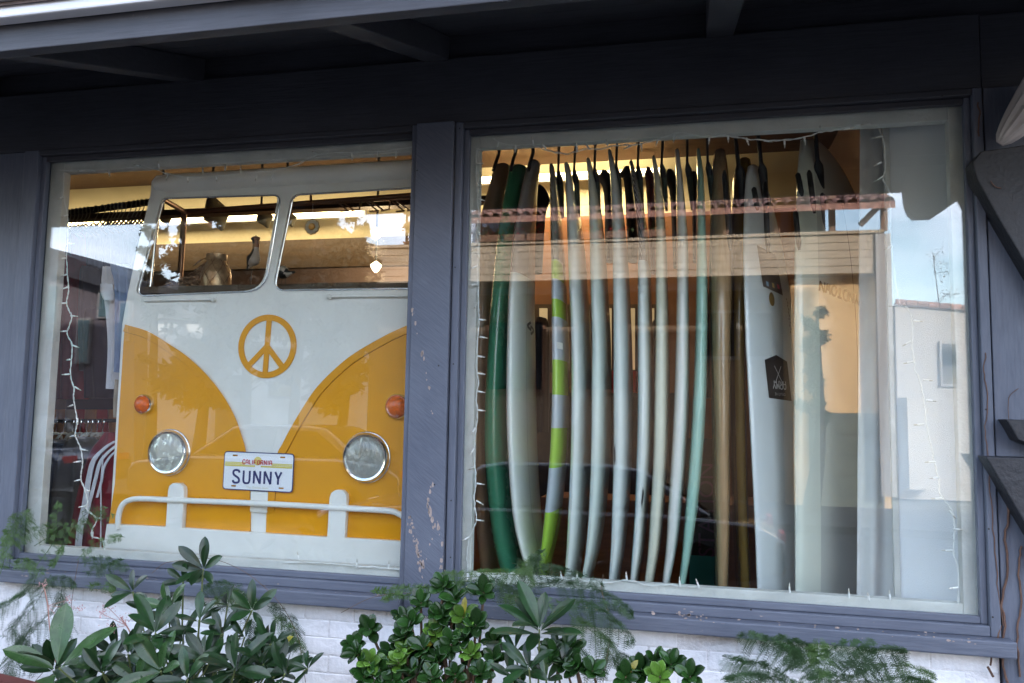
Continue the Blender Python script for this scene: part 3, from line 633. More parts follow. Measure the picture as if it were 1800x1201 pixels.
for k in range(7):
    for sgn in (1, -1):
        pts = []
        for i in range(15):
            t = i/14; a = 2*math.pi*k/7+sgn*t*1.5; rr = k_*(1.03 if t < 0.6 else 1.03-(t-0.6)*0.8)
            pts.append(jc+Vector((math.cos(a)*rr, math.sin(a)*rr, jh*0.84*t)))
        net.tube(pts, 0.0016, 5)
net.build('rope_net', mat('jute', (0.30, 0.17, 0.09), 0.9), jar)
bar('handle', [jc+Vector((-k_*0.7, 0, jh*0.92)), jc+Vector((-k_*0.9, -0.03, jh*0.86)), jc+Vector((-k_*1.5, -0.03, jh*0.70))], 0.0022, CHROME, jar, 6)
rope = MB()
for k in range(95):
    x = rnd.betavariate(2.2, 1.5); c = at(282+x*85, 515, 0.44+rnd.random()*0.16); h = (0.045+0.12*x*x)*rnd.random()
    a = rnd.random()*6.3; pts = []
    rr = rnd.uniform(0.015, 0.045)
    for i in range(9):
        t = i/8*rnd.uniform(0.7, 1.2)*3.5+a
        pts.append(Vector((c.x+rr*math.cos(t), c.y+rr*0.6*math.sin(t), SZ+0.004+h+0.006*math.sin(t*2+k)+0.01*t/6)))
    rope.tube(pts, 0.0028, 5)
tag(rope.build('rope_tangle', mat('tan_rope', (0.40, 0.27, 0.18), 0.9, var=0.3, vscale=50), smooth=True), 'tangle of thin tan rope heaped beside the golden jar', 'rope')
def bird(label, head, neck, chest, belly, tail, s, stick):
    """one skin-like loft along a spine with a bill; black wings, pale breast"""
    t = empty('bird', Vector((chest.x, chest.y, SZ)), label, 'carved bird', 'carved wooden shore birds')
    spine = smooth_line([tail, belly, chest, neck, head], 6); n = len(spine)
    rads = []
    for i in range(n):
        u = i/(n-1)
        r = 0.004+0.022*math.exp(-((u-0.42)/0.21)**2)+0.0085*(0.5+0.5*math.tanh((u-0.7)*12))*1.0
        if u > 0.86: r += 0.0055*math.exp(-((u-0.95)/0.05)**2)
        if u > 0.985: r *= 0.55
        rads.append(r*s*1.25)
    mb = MB(); mb.tube(spine, rads, 14)
    me_o = mb.build('body', [mat('bird_black', (0.012, 0.011, 0.012), .5), mat('bird_white', (0.50, 0.42, 0.36), .6), mat('bird_brown', (0.28, 0.10, 0.03), .5)], t, smooth=True)
    for p in me_o.data.polygons:
        c = p.center; k = min(range(n), key=lambda j: (spine[j]-c).length); u = k/(n-1)
        if u > 0.68: p.material_index = 2 if (c-spine[k]).x > -0.001 or u < 0.82 else 0
        else: p.material_index = 1 if (c-spine[k]).x > 0.002 and u > 0.12 else 0
    return t, spine
b1, sp1 = bird('tall carved wading bird with black wings and brown neck behind the left windscreen', at(449, 416, .42), at(450, 432, .42), at(447, 452, .42), at(440, 464, .42), at(434, 474, .42), 1.0, 1)
bill = MB(); bill.tube([at(450, 415, .415), at(453, 422, .40), at(452, 431, .395)], [0.004, 0.0025, 0.001], 8); bill.build('bill', mat('bill', (0.12, 0.05, 0.03), .5), b1)
bar('stick', [at(443, 470, .42), Vector((at(443, 470, .42).x-0.003, 0.42, SZ))], 0.0018, DARKM, b1, 6)
b2, sp2 = bird('small carved bird bending low beside the windscreen divider', at(484, 490, .46), at(487, 481, .46), at(494, 478, .46), at(505, 481, .46), at(519, 478, .46), 1.0, 1)
for dx in (0, 6): bar('leg', [at(496+dx, 484, .46), Vector((at(496+dx, 484, .46).x, .46, SZ))], 0.0015, DARKM, b2, 6)

ORD = 'first second third fourth fifth sixth seventh eighth ninth tenth eleventh twelfth thirteenth fourteenth fifteenth sixteenth seventeenth eighteenth nineteenth'.split()
# ------------------------------------------------------------------ clothes at the far left
def cloth_mesh(rows, Y, thick, folds, seed=0, depth=0.012):
    """rows: (py, pxL, pxR); a closed, folded hanging shape"""
    rng = random.Random(seed); ph_ = rng.random()*9; rows = [Vector(r) for r in rows]
    dense = smooth_line(rows, 6) if len(rows) > 2 else rows; rings = []
    n = 26
    for i, (py, a, b) in enumerate(dense):
        t = i/(len(dense)-1); ring = []
        A, B = at(a, py, Y), at(b, py, Y)
        for k in range(n):
            u = k/(n-1); p = A.lerp(B, u)
            f = depth*(0.3+0.7*t)*math.sin(u*folds*math.pi*2+ph_+1.3*math.sin(t*2.3+ph_))+depth*0.6*noise.noise(Vector((p.x*9, p.z*3, seed)))
            ring.append(Vector((p.x, Y-thick/2*math.sin(math.pi*max(0.03, min(.97, u)))**0.5+f, p.z)))
        for k in range(n-1, -1, -1):
            u = k/(n-1); p = A.lerp(B, u)
            ring.append(Vector((p.x, Y+thick/2*math.sin(math.pi*max(0.03, min(.97, u)))**0.5, p.z)))
        rings.append(ring)
    return MB().loft(rings)
def cloth(name, rows, Y, thick, m, label, cat, folds=2.0, seed=0, group=None, parent=None, depth=0.012):
    o = cloth_mesh(rows, Y, thick, folds, seed, depth).build(name, m, parent, smooth=True)
    if not parent: tag(o, label, cat, group)
    return o
def fabric(name, c, var=0.2): return mat(name, c, 0.9, var=var, vscale=12, sheen=0.2, bump=0.3, bscale=300, bdist=0.002)
F_MAR = fabric('maroon_cloth', (0.22, 0.014, 0.028)); F_NAV = fabric('navy_cloth', (0.022, 0.03, 0.065)); F_DEN = fabric('denim', (0.28, 0.38, 0.58))
F_WHT = fabric('white_cloth', (0.80, 0.82, 0.90), .08); F_GRY = fabric('charcoal_cloth', (0.07, 0.07, 0.085)); F_BRN = fabric('brown_grey_cloth', (0.14, 0.12, 0.115))
F_BLU = fabric('slate_cloth', (0.11, 0.12, 0.17)); F_BEI = fabric('beige_cloth', (0.42, 0.37, 0.30)); F_RED = fabric('red_cloth', (0.42, 0.02, 0.015)); F_BLK = fabric('black_cloth', (0.012, 0.013, 0.018))
# upper rack near the ceiling
ur = empty('garment_rail', at(190, 372, 1.6), 'dark upper garment rail crowded with hangers above the clothes', 'rack')
bar('rail', [at(60, 383, 1.6), at(275, 354, 1.6)], 0.022, mat('dark_bronze', (0.035, 0.03, 0.028), .5, metal=.5), ur, 12)
hook_m = MB()
for i, px in enumerate((120, 127, 134, 141, 148, 154, 168, 180, 190, 197, 203, 210, 217, 226, 235, 242, 249, 257, 264)):
    py = 375-(px-115)*0.135
    hpts = smooth_line([at(px-4, py+3, 1.575), at(px-1, py-6, 1.575), at(px+4, py-3, 1.575), at(px+4, py+8, 1.575), at(px, py+16, 1.575), at(px-4, py+24, 1.575)], 3)
    h = empty('hanger', at(px, py, 1.6), ORD[i]+' wire hanger from the left on the crowded dark rail near the ceiling', 'hanger', 'wire hangers on the upper rail')
    MB().tube(hpts, 0.0032, 6).build('hook', TIN, h, smooth=True)
    a = hpts[-1]; MB().tube([a+Vector((-0.05, -0.02, -0.07)), a+Vector((-0.012, 0, -0.01)), a, a+Vector((0.03, 0.10, -0.06))], 0.007, 6).build('shoulder_bar', BROWN, h, smooth=True)
for i, (px, m, lb) in enumerate(((122, F_GRY, 'grey garment at the left end of the crowded upper rail'), (150, F_MAR, 'maroon garment hanging from the crowded upper rail'), (176, F_BLK, 'black garment hanging from the middle of the upper rail'), (204, F_NAV, 'navy garment hanging from the upper rail beside the black one'), (236, F_BLK, 'dark garment at the right end of the upper rail'))):
    cloth('hanging_shirt', [(405-i*2, px-14, px+12), (415-i*2, px-20, px+24), (470, px-20, px+20), (560, px-20, px+18)], 1.75, 0.16, m, lb, 'shirt', 2, i, 'shirts on the upper rail')
# deep stock behind: dark clothes block the lower left of the room
for i, (x0, x1, y0, y1, Y, m, lb) in enumerate(((64, 112, 450, 720, 1.9, F_GRY, 'charcoal coat hanging at the very left behind the white window frame'),
        (106, 152, 452, 702, 1.7, F_MAR, 'maroon long garment hanging left of the navy trousers'), (146, 172, 470, 652, 1.65, F_BLU, 'slate grey shirt hanging behind the string of lights'),
        (150, 204, 545, 700, 1.55, F_NAV, 'navy trousers hanging in the left of the window'))):
    cloth('hanging_garment', [(y0, x0+4, x1-4), (y0+15, x0, x1), ((y0+y1)/2, x0-2, x1+1), (y1, x0, x1)], Y, 0.14, m, lb, 'garment', 2.5, 11+i)
dr = box('garment_stock', (at(20, 600, 2.6).x, 2.5, 0.0), (at(235, 600, 2.6).x, 2.8, at(100, 455, 2.6).z), F_BLK); dr.name = 'dark_cabinet'; tag(dr, 'dark cabinet standing behind the clothes at the left', 'cabinet')
cloth('denim_shirt', [(466, 195, 226), (478, 197, 232), (494, 203, 232), (520, 206, 230), (600, 205, 232), (655, 203, 232)], 0.30, 0.05, F_DEN, 'blue denim shirt hanging beside the bus front', 'shirt', 2.5, 21, depth=.02)
cloth('white_shirt', [(470, 184, 204), (500, 182, 208), (530, 188, 212), (600, 193, 214), (684, 190, 214)], 0.36, 0.05, F_WHT, 'white shirt with rolled cuff hanging beside the denim shirt', 'shirt', 2.5, 22, depth=.02)
cloth('rolled_cuff', [(500, 178, 199), (512, 177, 199), (524, 180, 200), (529, 185, 197)], 0.30, 0.04, F_WHT, None, None, 1, 23, parent=bpy.data.objects['white_shirt'])
cloth('beige_jumper', [(668, 206, 220), (700, 204, 220), (734, 205, 219)], 0.34, 0.08, F_BEI, 'beige folded garment at the edge of the bus front', 'garment', 1, 24)
# lower rack
lrk = empty('garment_rail', at(150, 742, 0.8), 'black lower garment rail with white plastic hangers', 'rack')
bar('rail', [at(40, 741, 0.8), at(250, 739, 0.8)], 0.010, DARKM, lrk, 10)
for i, (px, c) in enumerate(((92, 'o'), (108, 'o'), (124, 'w'), (146, 'r'), (160, 'o'), (182, 'r'), (200, 'o'))):
    m = {'o': fabric('tan_orange_cloth', (0.45, 0.20, 0.07)), 'r': F_RED, 'w': F_BEI}[c]
    cloth('folded_shirt', [(720, px-9, px+9), (745, px-9, px+10), (790, px-8, px+9)], 1.05, 0.05, m, {'o': 'tan orange', 'r': 'red', 'w': 'pale'}[c]+' folded shirt, '+ORD[i]+' from the left behind the lower rail', 'shirt', 1, 30+i, 'folded shirts behind the lower rail')
HANG = WHITEP
for i, px in enumerate((98, 112, 127, 140, 152, 160, 170, 180)):
    h = empty('hanger', at(px, 755, .8), ORD[i]+' white plastic hanger from the left on the lower rail', 'hanger', 'white plastic hangers on the lower rail')
    hk = smooth_line([at(px-2, 746, .79), at(px, 737, .79), at(px+3, 741, .79), at(px+1, 752, .79), at(px, 762, .79)], 3)
    MB().tube(hk, 0.0022, 6).build('hook', CHROME, h, smooth=True)
    MB().tube(smooth_line([at(px-22, 790, .76), at(px-8, 766, .76), at(px+2, 762, .78), at(px+10, 768, .80), at(px+12, 786, .84)], 4), 0.007, 8).build('shoulder_bar', HANG, h, smooth=True)
for i, (rows, m, Y, lb, c) in enumerate((
        ([(772, 70, 98), (800, 62, 118), (880, 58, 115), (985, 60, 112)], F_GRY, 0.62, 'charcoal sweatshirt at the left end of the lower rail', 'sweatshirt'),
        ([(774, 96, 120), (790, 84, 140), (880, 76, 138), (985, 78, 140)], F_BLU, 0.58, 'slate blue sweatshirt on the lower rail', 'sweatshirt'),
        ([(768, 136, 172), (785, 112, 184), (860, 92, 180), (985, 84, 178)], F_BRN, 0.50, 'brown grey hooded sweatshirt on the lower rail', 'sweatshirt'))):
    cloth('hanging_sweatshirt', rows, Y, 0.12, m, lb, c, 2.2, 50+i, depth=0.02)
tj = empty('track_jacket', at(180, 770, .6), 'maroon track jacket with white shoulder stripes on a white hanger', 'jacket')
cloth('jacket_body', [(760, 188, 216), (775, 176, 222), (800, 160, 226), (880, 140, 226), (990, 118, 226)], 0.38, 0.10, F_MAR, None, None, 2, 61, parent=tj)
def stripe(pts, w0, w1, Y, name='sleeve_stripe', m=F_WHT):
    line = smooth_line([Vector((a, b, 0)) for a, b in pts], 6); mb = MB(); n = len(line)
    for i in range(n-1):
        w_a = w0+(w1-w0)*i/n; w_b = w0+(w1-w0)*(i+1)/n
        q = [at(line[i].x-w_a, line[i].y, Y), at(line[i].x+w_a, line[i].y, Y), at(line[i+1].x+w_b, line[i+1].y, Y), at(line[i+1].x-w_b, line[i+1].y, Y)]
        mb.add(q+[v+Vector((0, .004, 0)) for v in q], [(0, 1, 2, 3), (0, 4, 5, 1), (1, 5, 6, 2), (2, 6, 7, 3), (3, 7, 4, 0)])
    mb.build(name, m, tj)
stripe([(203, 775), (186, 786), (165, 808), (156, 840), (148, 890), (140, 930), (135, 990)], 3.4, 5.8, 0.305)
stripe([(206, 782), (190, 795), (176, 812), (168, 840), (158, 880), (148, 920)], 3.2, 2.8, 0.305)
stripe([(208, 790), (194, 802), (182, 822), (178, 845), (170, 875)], 2.4, 1.8, 0.305)
stripe([(181, 800), (177, 850), (177, 900), (176, 990)], 0.8, 0.8, 0.303, 'zip')
MB().tube(smooth_line([at(170, 800, .43), at(186, 772, .43), at(200, 763, .44), at(216, 768, .47)], 4), 0.008, 8).build('hanger', HANG, tj, smooth=True)

# ------------------------------------------------------------------ surfboards
def board_mat(name, col, bands=None, rough=0.22, var=0.05, col2=None, stripes=None, coat=0.5, vstretch=(1, 1, 1), vscale=3):
    """bands: list of (height fraction from the tail, colour) as constant ramp; stripes: pinstripes above that fraction"""
    m = mat(name, col, rough, var=var, col2=col2, vscale=vscale, vstretch=vstretch, coat=coat); nt, b = nodes_of(m); l = nt.links.new
    if bands:
        t = nt.nodes.new('ShaderNodeTexCoord'); s = nt.nodes.new('ShaderNodeSeparateXYZ'); l(t.outputs['Generated'], s.inputs[0])
        src = s.outputs['Z']
        n = nt.nodes.new('ShaderNodeMath'); n.operation = 'MULTIPLY_ADD'; l(s.outputs['X'], n.inputs[0]); n.inputs[1].default_value = 0.02 if stripes is None else 0.0; l(src, n.inputs[2])
        r = nt.nodes.new('ShaderNodeValToRGB'); r.color_ramp.interpolation = 'CONSTANT'; l(n.outputs[0], r.inputs['Fac'])
        e = r.color_ramp.elements; e[0].position = 0; e[0].color = (*bands[0][1], 1); e[1].position = bands[1][0]; e[1].color = (*bands[1][1], 1)
        for p_, c in bands[2:]: q = e.new(p_); q.color = (*c, 1)
        out = r.outputs['Color']
        if stripes is not None:
            w = nt.nodes.new('ShaderNodeTexWave'); w.wave_type = 'BANDS'; w.bands_direction = 'DIAGONAL'; w.inputs['Scale'].default_value = 9
            mpp = nt.nodes.new('ShaderNodeMapping'); mpp.inputs['Scale'].default_value = (14, 14, 0); l(t.outputs['Object'], mpp.inputs['Vector']); l(mpp.outputs[0], w.inputs['Vector'])
            g = nt.nodes.new('ShaderNodeMath'); g.operation = 'GREATER_THAN'; g.inputs[1].default_value = 0.86; l(w.outputs['Fac'], g.inputs[0])
            h = nt.nodes.new('ShaderNodeMath'); h.operation = 'GREATER_THAN'; h.inputs[1].default_value = stripes; l(s.outputs['Z'], h.inputs[0])
            mu = nt.nodes.new('ShaderNodeMath'); mu.operation = 'MULTIPLY'; l(g.outputs[0], mu.inputs[0]); l(h.outputs[0], mu.inputs[1])
            mm = nt.nodes.new('ShaderNodeMix'); mm.data_type = 'RGBA'; l(mu.outputs[0], mm.inputs[0]); l(out, mm.inputs[6]); mm.inputs[7].default_value = (0.55, 0.55, 0.56, 1); out = mm.outputs[2]
        l(out, b.inputs['Base Color'])
    return m
WB = (0.78, 0.82, 0.80); CREAM_B = (0.78, 0.77, 0.64); GB = (0.12, 0.115, 0.12); LIME = (0.36, 0.60, 0.06); PBL = (0.50, 0.55, 0.60)
BOARDZ0 = 0.50
class Board:
    def __init__(s, label, trc, Yf, m, W=0.50, phi=0.0, nose=0.6, tail=0.5, tscale=1.0, ext=True, name='surfboard', group='surfboards standing upright in the right window', tmin=0.35):
        """trc: (py, pxL, pxR) of the near rail from nose to tail"""
        s.W = W; d = Vector((math.sin(phi), math.cos(phi), 0)); s.d = d; s.n = Vector((math.cos(phi), -math.sin(phi), 0))
        t0, t1 = trc[0][0], trc[-1][0]
        samples = []
        pts = smooth_line([Vector(t) for t in trc], 8)
        ztop = at(pts[0].y, pts[0].x, Yf+0.1).z
        for q in pts:
            A = at((q.y+q.z)/2, q.x, Yf)
            fr = max(0.0, min(1.0, (ztop-A.z)/(ztop-BOARDZ0)))
            wd = s.outline(fr, nose, tail)*W
            Yr = Yf+(W-wd)/2*d.y
            P = at((q.y+q.z)/2, q.x, Yr); Q0 = at(q.y, q.x, Yr); Q1 = at(q.z, q.x, Yr)
            samples.append([P.z, P.x, (Q1.x-Q0.x)*tscale, fr])
        # run the tail on down to the platform
        a, b = samples[-2], samples[-1]
        if ext:
            zz = b[0]; k = 0
            while zz > BOARDZ0+0.02:
                zz -= 0.05; k += 1
                fr = min(1.0, (ztop-zz)/(ztop-BOARDZ0))
                slope = (b[1]-a[1])/max(1e-4, (a[0]-b[0]))
                samples.append([zz, b[1]+slope*(b[0]-zz)*0.9, b[2]*max(0.25, 1-0.12*k), fr])
        s.centers = []; s.nose, s.tail = nose, tail; rings = []
        rings_n = 28
        for z, x, th, fr in samples:
            wd = max(0.02, s.outline(fr, nose, tail)*W)
            th = max(th, 0.010)
            front = Vector((x, Yf+(W-wd)/2*d.y, z))
            c = front+d*(wd/2)
            # x of the traced rail belongs to the near edge; keep the centre line plane
            s.centers.append((z, c, wd, th, fr))
        for z, c, wd, th, fr in s.centers:
            rings.append([s.pt(c, wd, th, 2*math.pi*k/rings_n) for k in range(rings_n)])
        # closed rounded nose
        z, c, wd, th, fr = s.centers[0]
        top = []
        for sc, dz_ in ((0.25, 0.016), (0.6, 0.011), (0.85, 0.005)):
            top.append([s.pt(c, wd*sc, th*sc, 2*math.pi*k/rings_n)+Vector((0, 0, dz_)) for k in range(rings_n)])
        rings = top+rings
        s.obj = MB().loft(rings).build(name, m, smooth=True); tag(s.obj, label, 'surfboard', group)
    def outline(s, fr, nose, tail):
        a = min(1.0, (fr/nose))**0.55 if fr < nose else 1.0
        b = min(1.0, ((1.0-fr)/tail*0.85+0.15))**0.6 if fr > 1-tail else 1.0
        return max(0.05, (math.sin(a*math.pi/2))*(math.sin(min(1, b)*math.pi/2)))
    def pt(s, c, wd, th, a):
        ca, sa = math.cos(a), math.sin(a); e = 0.75
        u = math.copysign(abs(ca)**e, ca); v = math.copysign(abs(sa)**e, sa)
        return c+s.d*(u*wd/2)+s.n*(v*th/2)
    def surf(s, u, z, sgn=1, off=0.0):
        """point on the face: u -1..1 across from near rail to far rail"""
        C_ = s.centers
        for i in range(len(C_)-1):
            if C_[i][0] >= z >= C_[i+1][0]:
                t = (C_[i][0]-z)/max(1e-6, C_[i][0]-C_[i+1][0])
                c = C_[i][1].lerp(C_[i+1][1], t); wd = C_[i][2]*(1-t)+C_[i+1][2]*t; th = C_[i][3]*(1-t)+C_[i+1][3]*t
                e = 0.75; uu = max(-0.999, min(0.999, u)); ca = abs(uu)**(1/e); v = (1-ca*ca)**(0.5*e)
                return c+s.d*(uu*wd/2)+s.n*(sgn*(v*th/2+off))
        return C_[-1][1]
    def patch(s, name, corners_uz, m, sgn=1, off=0.0015, nx=6, nz=10):
        """quad patch on the face from four (u, z) corners"""
        vs = []
        (a, b, c, d) = [Vector(q) for q in corners_uz]
        for j in range(nz+1):
            for i in range(nx+1):
                p = (a.lerp(b, i/nx)).lerp(d.lerp(c, i/nx), j/nz); vs.append(s.surf(p.x, p.y, sgn, off))
        fs = [(j*(nx+1)+i, j*(nx+1)+i+1, (j+1)*(nx+1)+i+1, (j+1)*(nx+1)+i) for j in range(nz) for i in range(nx)]
        return MB().add(vs, fs).build(name, m, s.obj)
    def line(s, name, u, z0, z1, w, m, sgn=1, n=24, off=0.0015, par=None):
        vs, fs = [], []
        for i in range(n+1):
            z = z0+(z1-z0)*i/n; us = u if not callable(u) else u(i/n)
            vs += [s.surf(us-w, z, sgn, off), s.surf(us+w, z, sgn, off)]
        fs = [(2*i, 2*i+1, 2*i+3, 2*i+2) for i in range(n)]
        return MB().add(vs, fs).build(name, m, par or s.obj)
    def word(s, txt, u, z, h, w, sw, m, sgn=1, flip=False, rot=0, name='letter', mirror=False):
        pitch = w*1.35
        for i, ch in enumerate(txt):
            me = stroke_letter([[(a*w, b*h) for a, b in st] for st in GL[ch]], sw)
            ox = (i-(len(txt)-1)/2)*pitch-w/2
            for v in me.vertices:
                X, Z = v.co.x+ox, v.co.z-h/2
                if mirror: X = -X
                if flip: X, Z = -X, -Z
                X, Z = X*math.cos(rot)-Z*math.sin(rot), X*math.sin(rot)+Z*math.cos(rot)
                v.co = s.surf(u+X/(s.W/2), z+Z, sgn, 0.003-v.co.y*0.3)
            me.materials.append(m); link(name, me, s.obj)
STR = mat('dark_stringer', (0.03, 0.03, 0.03), .4)
B = {}
B['tan'] = Board('tan softboard leaning behind the green board at the left end', [(288, 866, 893), (330, 852, 884), (400, 832, 872), (500, 826, 866), (700, 822, 858), (900, 826, 864), (1010, 836, 872)], 0.62, board_mat('tan_board', (0.36, 0.25, 0.17), rough=.4), 0.5)
B['green'] = Board('dark green longboard, the leftmost full board in the row', [(290, 892, 922), (320, 884, 917), (400, 868, 905), (500, 856, 896), (600, 847, 889), (700, 841, 885), (800, 840, 886), (900, 848, 894), (960, 857, 902), (1015, 871, 912)], 0.42, board_mat('green_board', (0.055, 0.29, 0.17), rough=.25, var=.1), 0.52)
B['logo'] = Board('white board with a small dark wave logo and pinstriped nose', [(282, 926, 945), (320, 914, 932), (400, 897, 918), (475, 890, 912), (550, 885, 908), (700, 882, 906), (800, 885, 908), (900, 893, 915), (960, 905, 925), (1010, 921, 938)], 0.34, board_mat('white_board_grey_nose', WB, bands=[(0, WB), (0.755, (0.17, 0.155, 0.16))], stripes=0.755), 0.44, phi=R_(3))
_zt, _zb = at(970, 287, .45).z, .52
fz = lambda py: (at(970, py, .32).z-_zb)/(_zt-_zb)
B['lime'] = Board('thin lime and pale grey banded board with a pointed tail', [(290, 964, 971), (330, 964, 976), (400, 964, 979), (460, 965, 981), (600, 965, 985), (700, 965, 985), (800, 961, 981), (900, 953, 971), (960, 947, 962), (1004, 943, 951)], 0.30,
                  board_mat('lime_board', PBL, bands=[(0, LIME), (fz(900), PBL), (fz(822), LIME), (fz(752), PBL), (fz(695), LIME), (fz(632), PBL), (fz(560), LIME), (fz(525), PBL), (fz(490), LIME), (fz(457), (0.18, 0.17, 0.13))], stripes=fz(457)), 0.34)
whites = [
 ('second', 'slim white board with small dark lettering near its top, beside the lime board', [(287, 990, 998), (320, 991, 1004), (400, 992, 1014), (500, 995, 1018), (600, 998, 1022), (700, 998, 1023), (800, 997, 1020), (900, 993, 1016), (970, 990, 1010), (1020, 987, 1003)], WB),
 ('third', 'slim white board with faintly green rails, third after the lime board', [(279, 1029, 1036), (320, 1031, 1045), (400, 1032, 1052), (500, 1033, 1057), (600, 1035, 1060), (700, 1034, 1060), (800, 1033, 1058), (900, 1030, 1051), (970, 1025, 1042), (1020, 1019, 1030)], (0.74, 0.81, 0.76)),
 ('black_mark', 'white board with a small black fin mark low on its left rail', [(264, 1067, 1074), (310, 1070, 1084), (400, 1072, 1093), (500, 1073, 1098), (600, 1073, 1101), (700, 1073, 1102), (800, 1073, 1101), (900, 1071, 1095), (970, 1069, 1089), (1022, 1066, 1081)], WB),
 ('teal_line', 'white board with a grey pinstriped nose and a thin teal rail line', [(283, 1105, 1112), (320, 1109, 1122), (400, 1117, 1135), (457, 1118, 1138), (600, 1117, 1141), (700, 1117, 1142), (800, 1115, 1140), (900, 1112, 1132), (970, 1108, 1126), (1027, 1104, 1117)], None),
 ('cream', 'cream white board between the teal lined board and the whitest board', [(275, 1145, 1152), (320, 1148, 1162), (400, 1150, 1168), (500, 1150, 1171), (600, 1149, 1173), (700, 1147, 1173), (800, 1145, 1171), (900, 1140, 1164), (970, 1136, 1157), (1029, 1130, 1147)], CREAM_B),
 ('plain', 'plain white board standing just left of the aqua board', [(263, 1186, 1194), (310, 1187, 1200), (400, 1188, 1208), (500, 1188, 1210), (600, 1186, 1211), (700, 1183, 1210), (800, 1178, 1205), (900, 1172, 1197), (970, 1168, 1189), (1030, 1162, 1177)], (0.82, 0.81, 0.78))]
for k, lb, tr, c in whites:
    m = board_mat('board_'+k, c or WB, bands=None if c else [(0, WB), (0.785, GB)], stripes=None if c else 0.785)
    B[k] = Board(lb, tr, 0.32, m, 0.47)
B['aqua'] = Board('aqua green board, the only aqua one in the row', [(262, 1224, 1231), (310, 1225, 1238), (400, 1224, 1242), (500, 1223, 1245), (600, 1221, 1245), (700, 1217, 1243), (800, 1211, 1237), (900, 1203, 1227), (970, 1198, 1217), (1031, 1192, 1206)], 0.32, board_mat('aqua_board', (0.42, 0.68, 0.58), var=.1), 0.47)
WOODB = board_mat('wood_board', (0.50, 0.33, 0.18), col2=(0.33, 0.20, 0.10), vstretch=(9, 9, 0.5), vscale=5)
B['wood'] = Board('tan wood grained longboard right of the aqua board', [(262, 1256, 1276), (300, 1250, 1282), (400, 1248, 1290), (500, 1247, 1290), (600, 1249, 1288), (700, 1252, 1287), (800, 1254, 1286), (900, 1256, 1286), (1036, 1259, 1283)], 0.36, WOODB, 0.52)
B['mustard'] = Board('mustard brown longboard behind the white lettered board', [(278, 1298, 1320), (310, 1289, 1326), (400, 1285, 1320), (500, 1285, 1316), (700, 1287, 1316), (800, 1289, 1318), (900, 1292, 1320), (1038, 1298, 1324)], 0.48, board_mat('mustard_board', (0.24, 0.155, 0.03), var=.2), 0.52)
B['army'] = Board('white board with a black shield decal and a brown decal block', [(292, 1310, 1324), (320, 1304, 1321), (400, 1299, 1319), (500, 1299, 1320), (600, 1302, 1323), (700, 1307, 1328), (800, 1312, 1333), (900, 1317, 1338), (1042, 1323, 1343)], 0.36, board_mat('white_board_wide', (0.78, 0.82, 0.84)), 0.50, phi=R_(31))
B['long'] = Board('long cream railed board with a pale grey deck, rightmost in the row', [(247, 1402, 1416), (270, 1396, 1418), (300, 1391, 1419), (400, 1386, 1416), (500, 1384, 1414), (600, 1383, 1414), (700, 1383, 1414), (800, 1383, 1414), (900, 1384, 1415), (1048, 1385, 1415)], 0.40, board_mat('grey_deck_board', (0.60, 0.62, 0.57), var=.06), 0.57, phi=R_(47), tail=0.25, nose=0.45)
# decals and lines
zt = lambda px, py, Y=0.5: at(px, py, Y).z
b = B['logo']
b.line('stringer', -0.15, zt(915, 480), zt(915, 990), 0.006, STR)
for dz_, sg in ((0.0, 1), (0.0, -1)):
    zc = zt(925, 573)
    pts = [(0.0, .9), (-.5, .55), (-.85, .2), (-.5, -.1), (.1, -.25)] if sg > 0 else [(0.0, -.9), (.5, -.55), (.85, -.2), (.5, .1), (-.1, .25)]
    me = stroke_letter([[(x*0.034, y*0.030) for x, y in pts]], 0.012)
    for v in me.vertices: v.co = b.surf(0.2+v.co.x/0.10, zc+v.co.z, 1, 0.003)
    me.materials.append(STR); link('wave_logo', me, b.obj)
b = B['army']
DKB = mat('decal_black', (0.012, 0.013, 0.015), .5); DBR = mat('decal_taupe', (0.10, 0.075, 0.065), .5); WINK = mat('decal_white_ink', (0.7, 0.7, 0.7), .5); GOLD = mat('decal_gold', (0.20, 0.12, 0.03), .5)
SG = 1
b.patch('decal_block', [(-0.62, zt(1325, 434)), (0.30, zt(1345, 440)), (0.42, zt(1345, 512)), (-0.45, zt(1330, 505))], DBR, SG)
for i, (c, u) in enumerate((((0.3, .45, .6), -0.28), ((0.6, .4, .1), -0.02), ((0.6, .05, .1), 0.22))):
    b.patch('decal_dot', [(u-.05, zt(1330, 494)), (u+.05, zt(1330, 495)), (u+.06, zt(1330, 503)), (u-.04, zt(1330, 502))], mat('dot_ink', c, .5), SG, 0.003, 2, 2)
def disc(bd, u, z, r, m, name, sgn):
    vs = [bd.surf(u, z, sgn, .0018)]+[bd.surf(u+r*math.cos(2*math.pi*k/20)/(bd.W/2), z+r*math.sin(2*math.pi*k/20), sgn, .0018) for k in range(20)]
    MB().add(vs, [(0, k+1, (k+1) % 20+1) for k in range(20)]).build(name, m, bd.obj)
disc(b, -0.12, zt(1335, 524), 0.030, GOLD, 'gold_disc', SG)
z0, z1, z2 = zt(1338, 627), zt(1338, 634), zt(1338, 700)
vs = [b.surf(u, z, SG, .0015) for u, z in ((-0.12, z0+.010), (0.30, z1+.004), (0.32, (z1+z2)/2), (0.34, z2-.008), (-0.50, z2), (-0.53, (z1+z2)/2), (-0.56, z1))]
MB().add(vs, [(0, 1, 2, 5, 6), (2, 3, 4, 5)]).build('shield_decal', DKB, b.obj)
b.word('ARMY', -0.10, zt(1338, 676), 0.034, 0.024, 0.005, WINK, SG, flip=True)
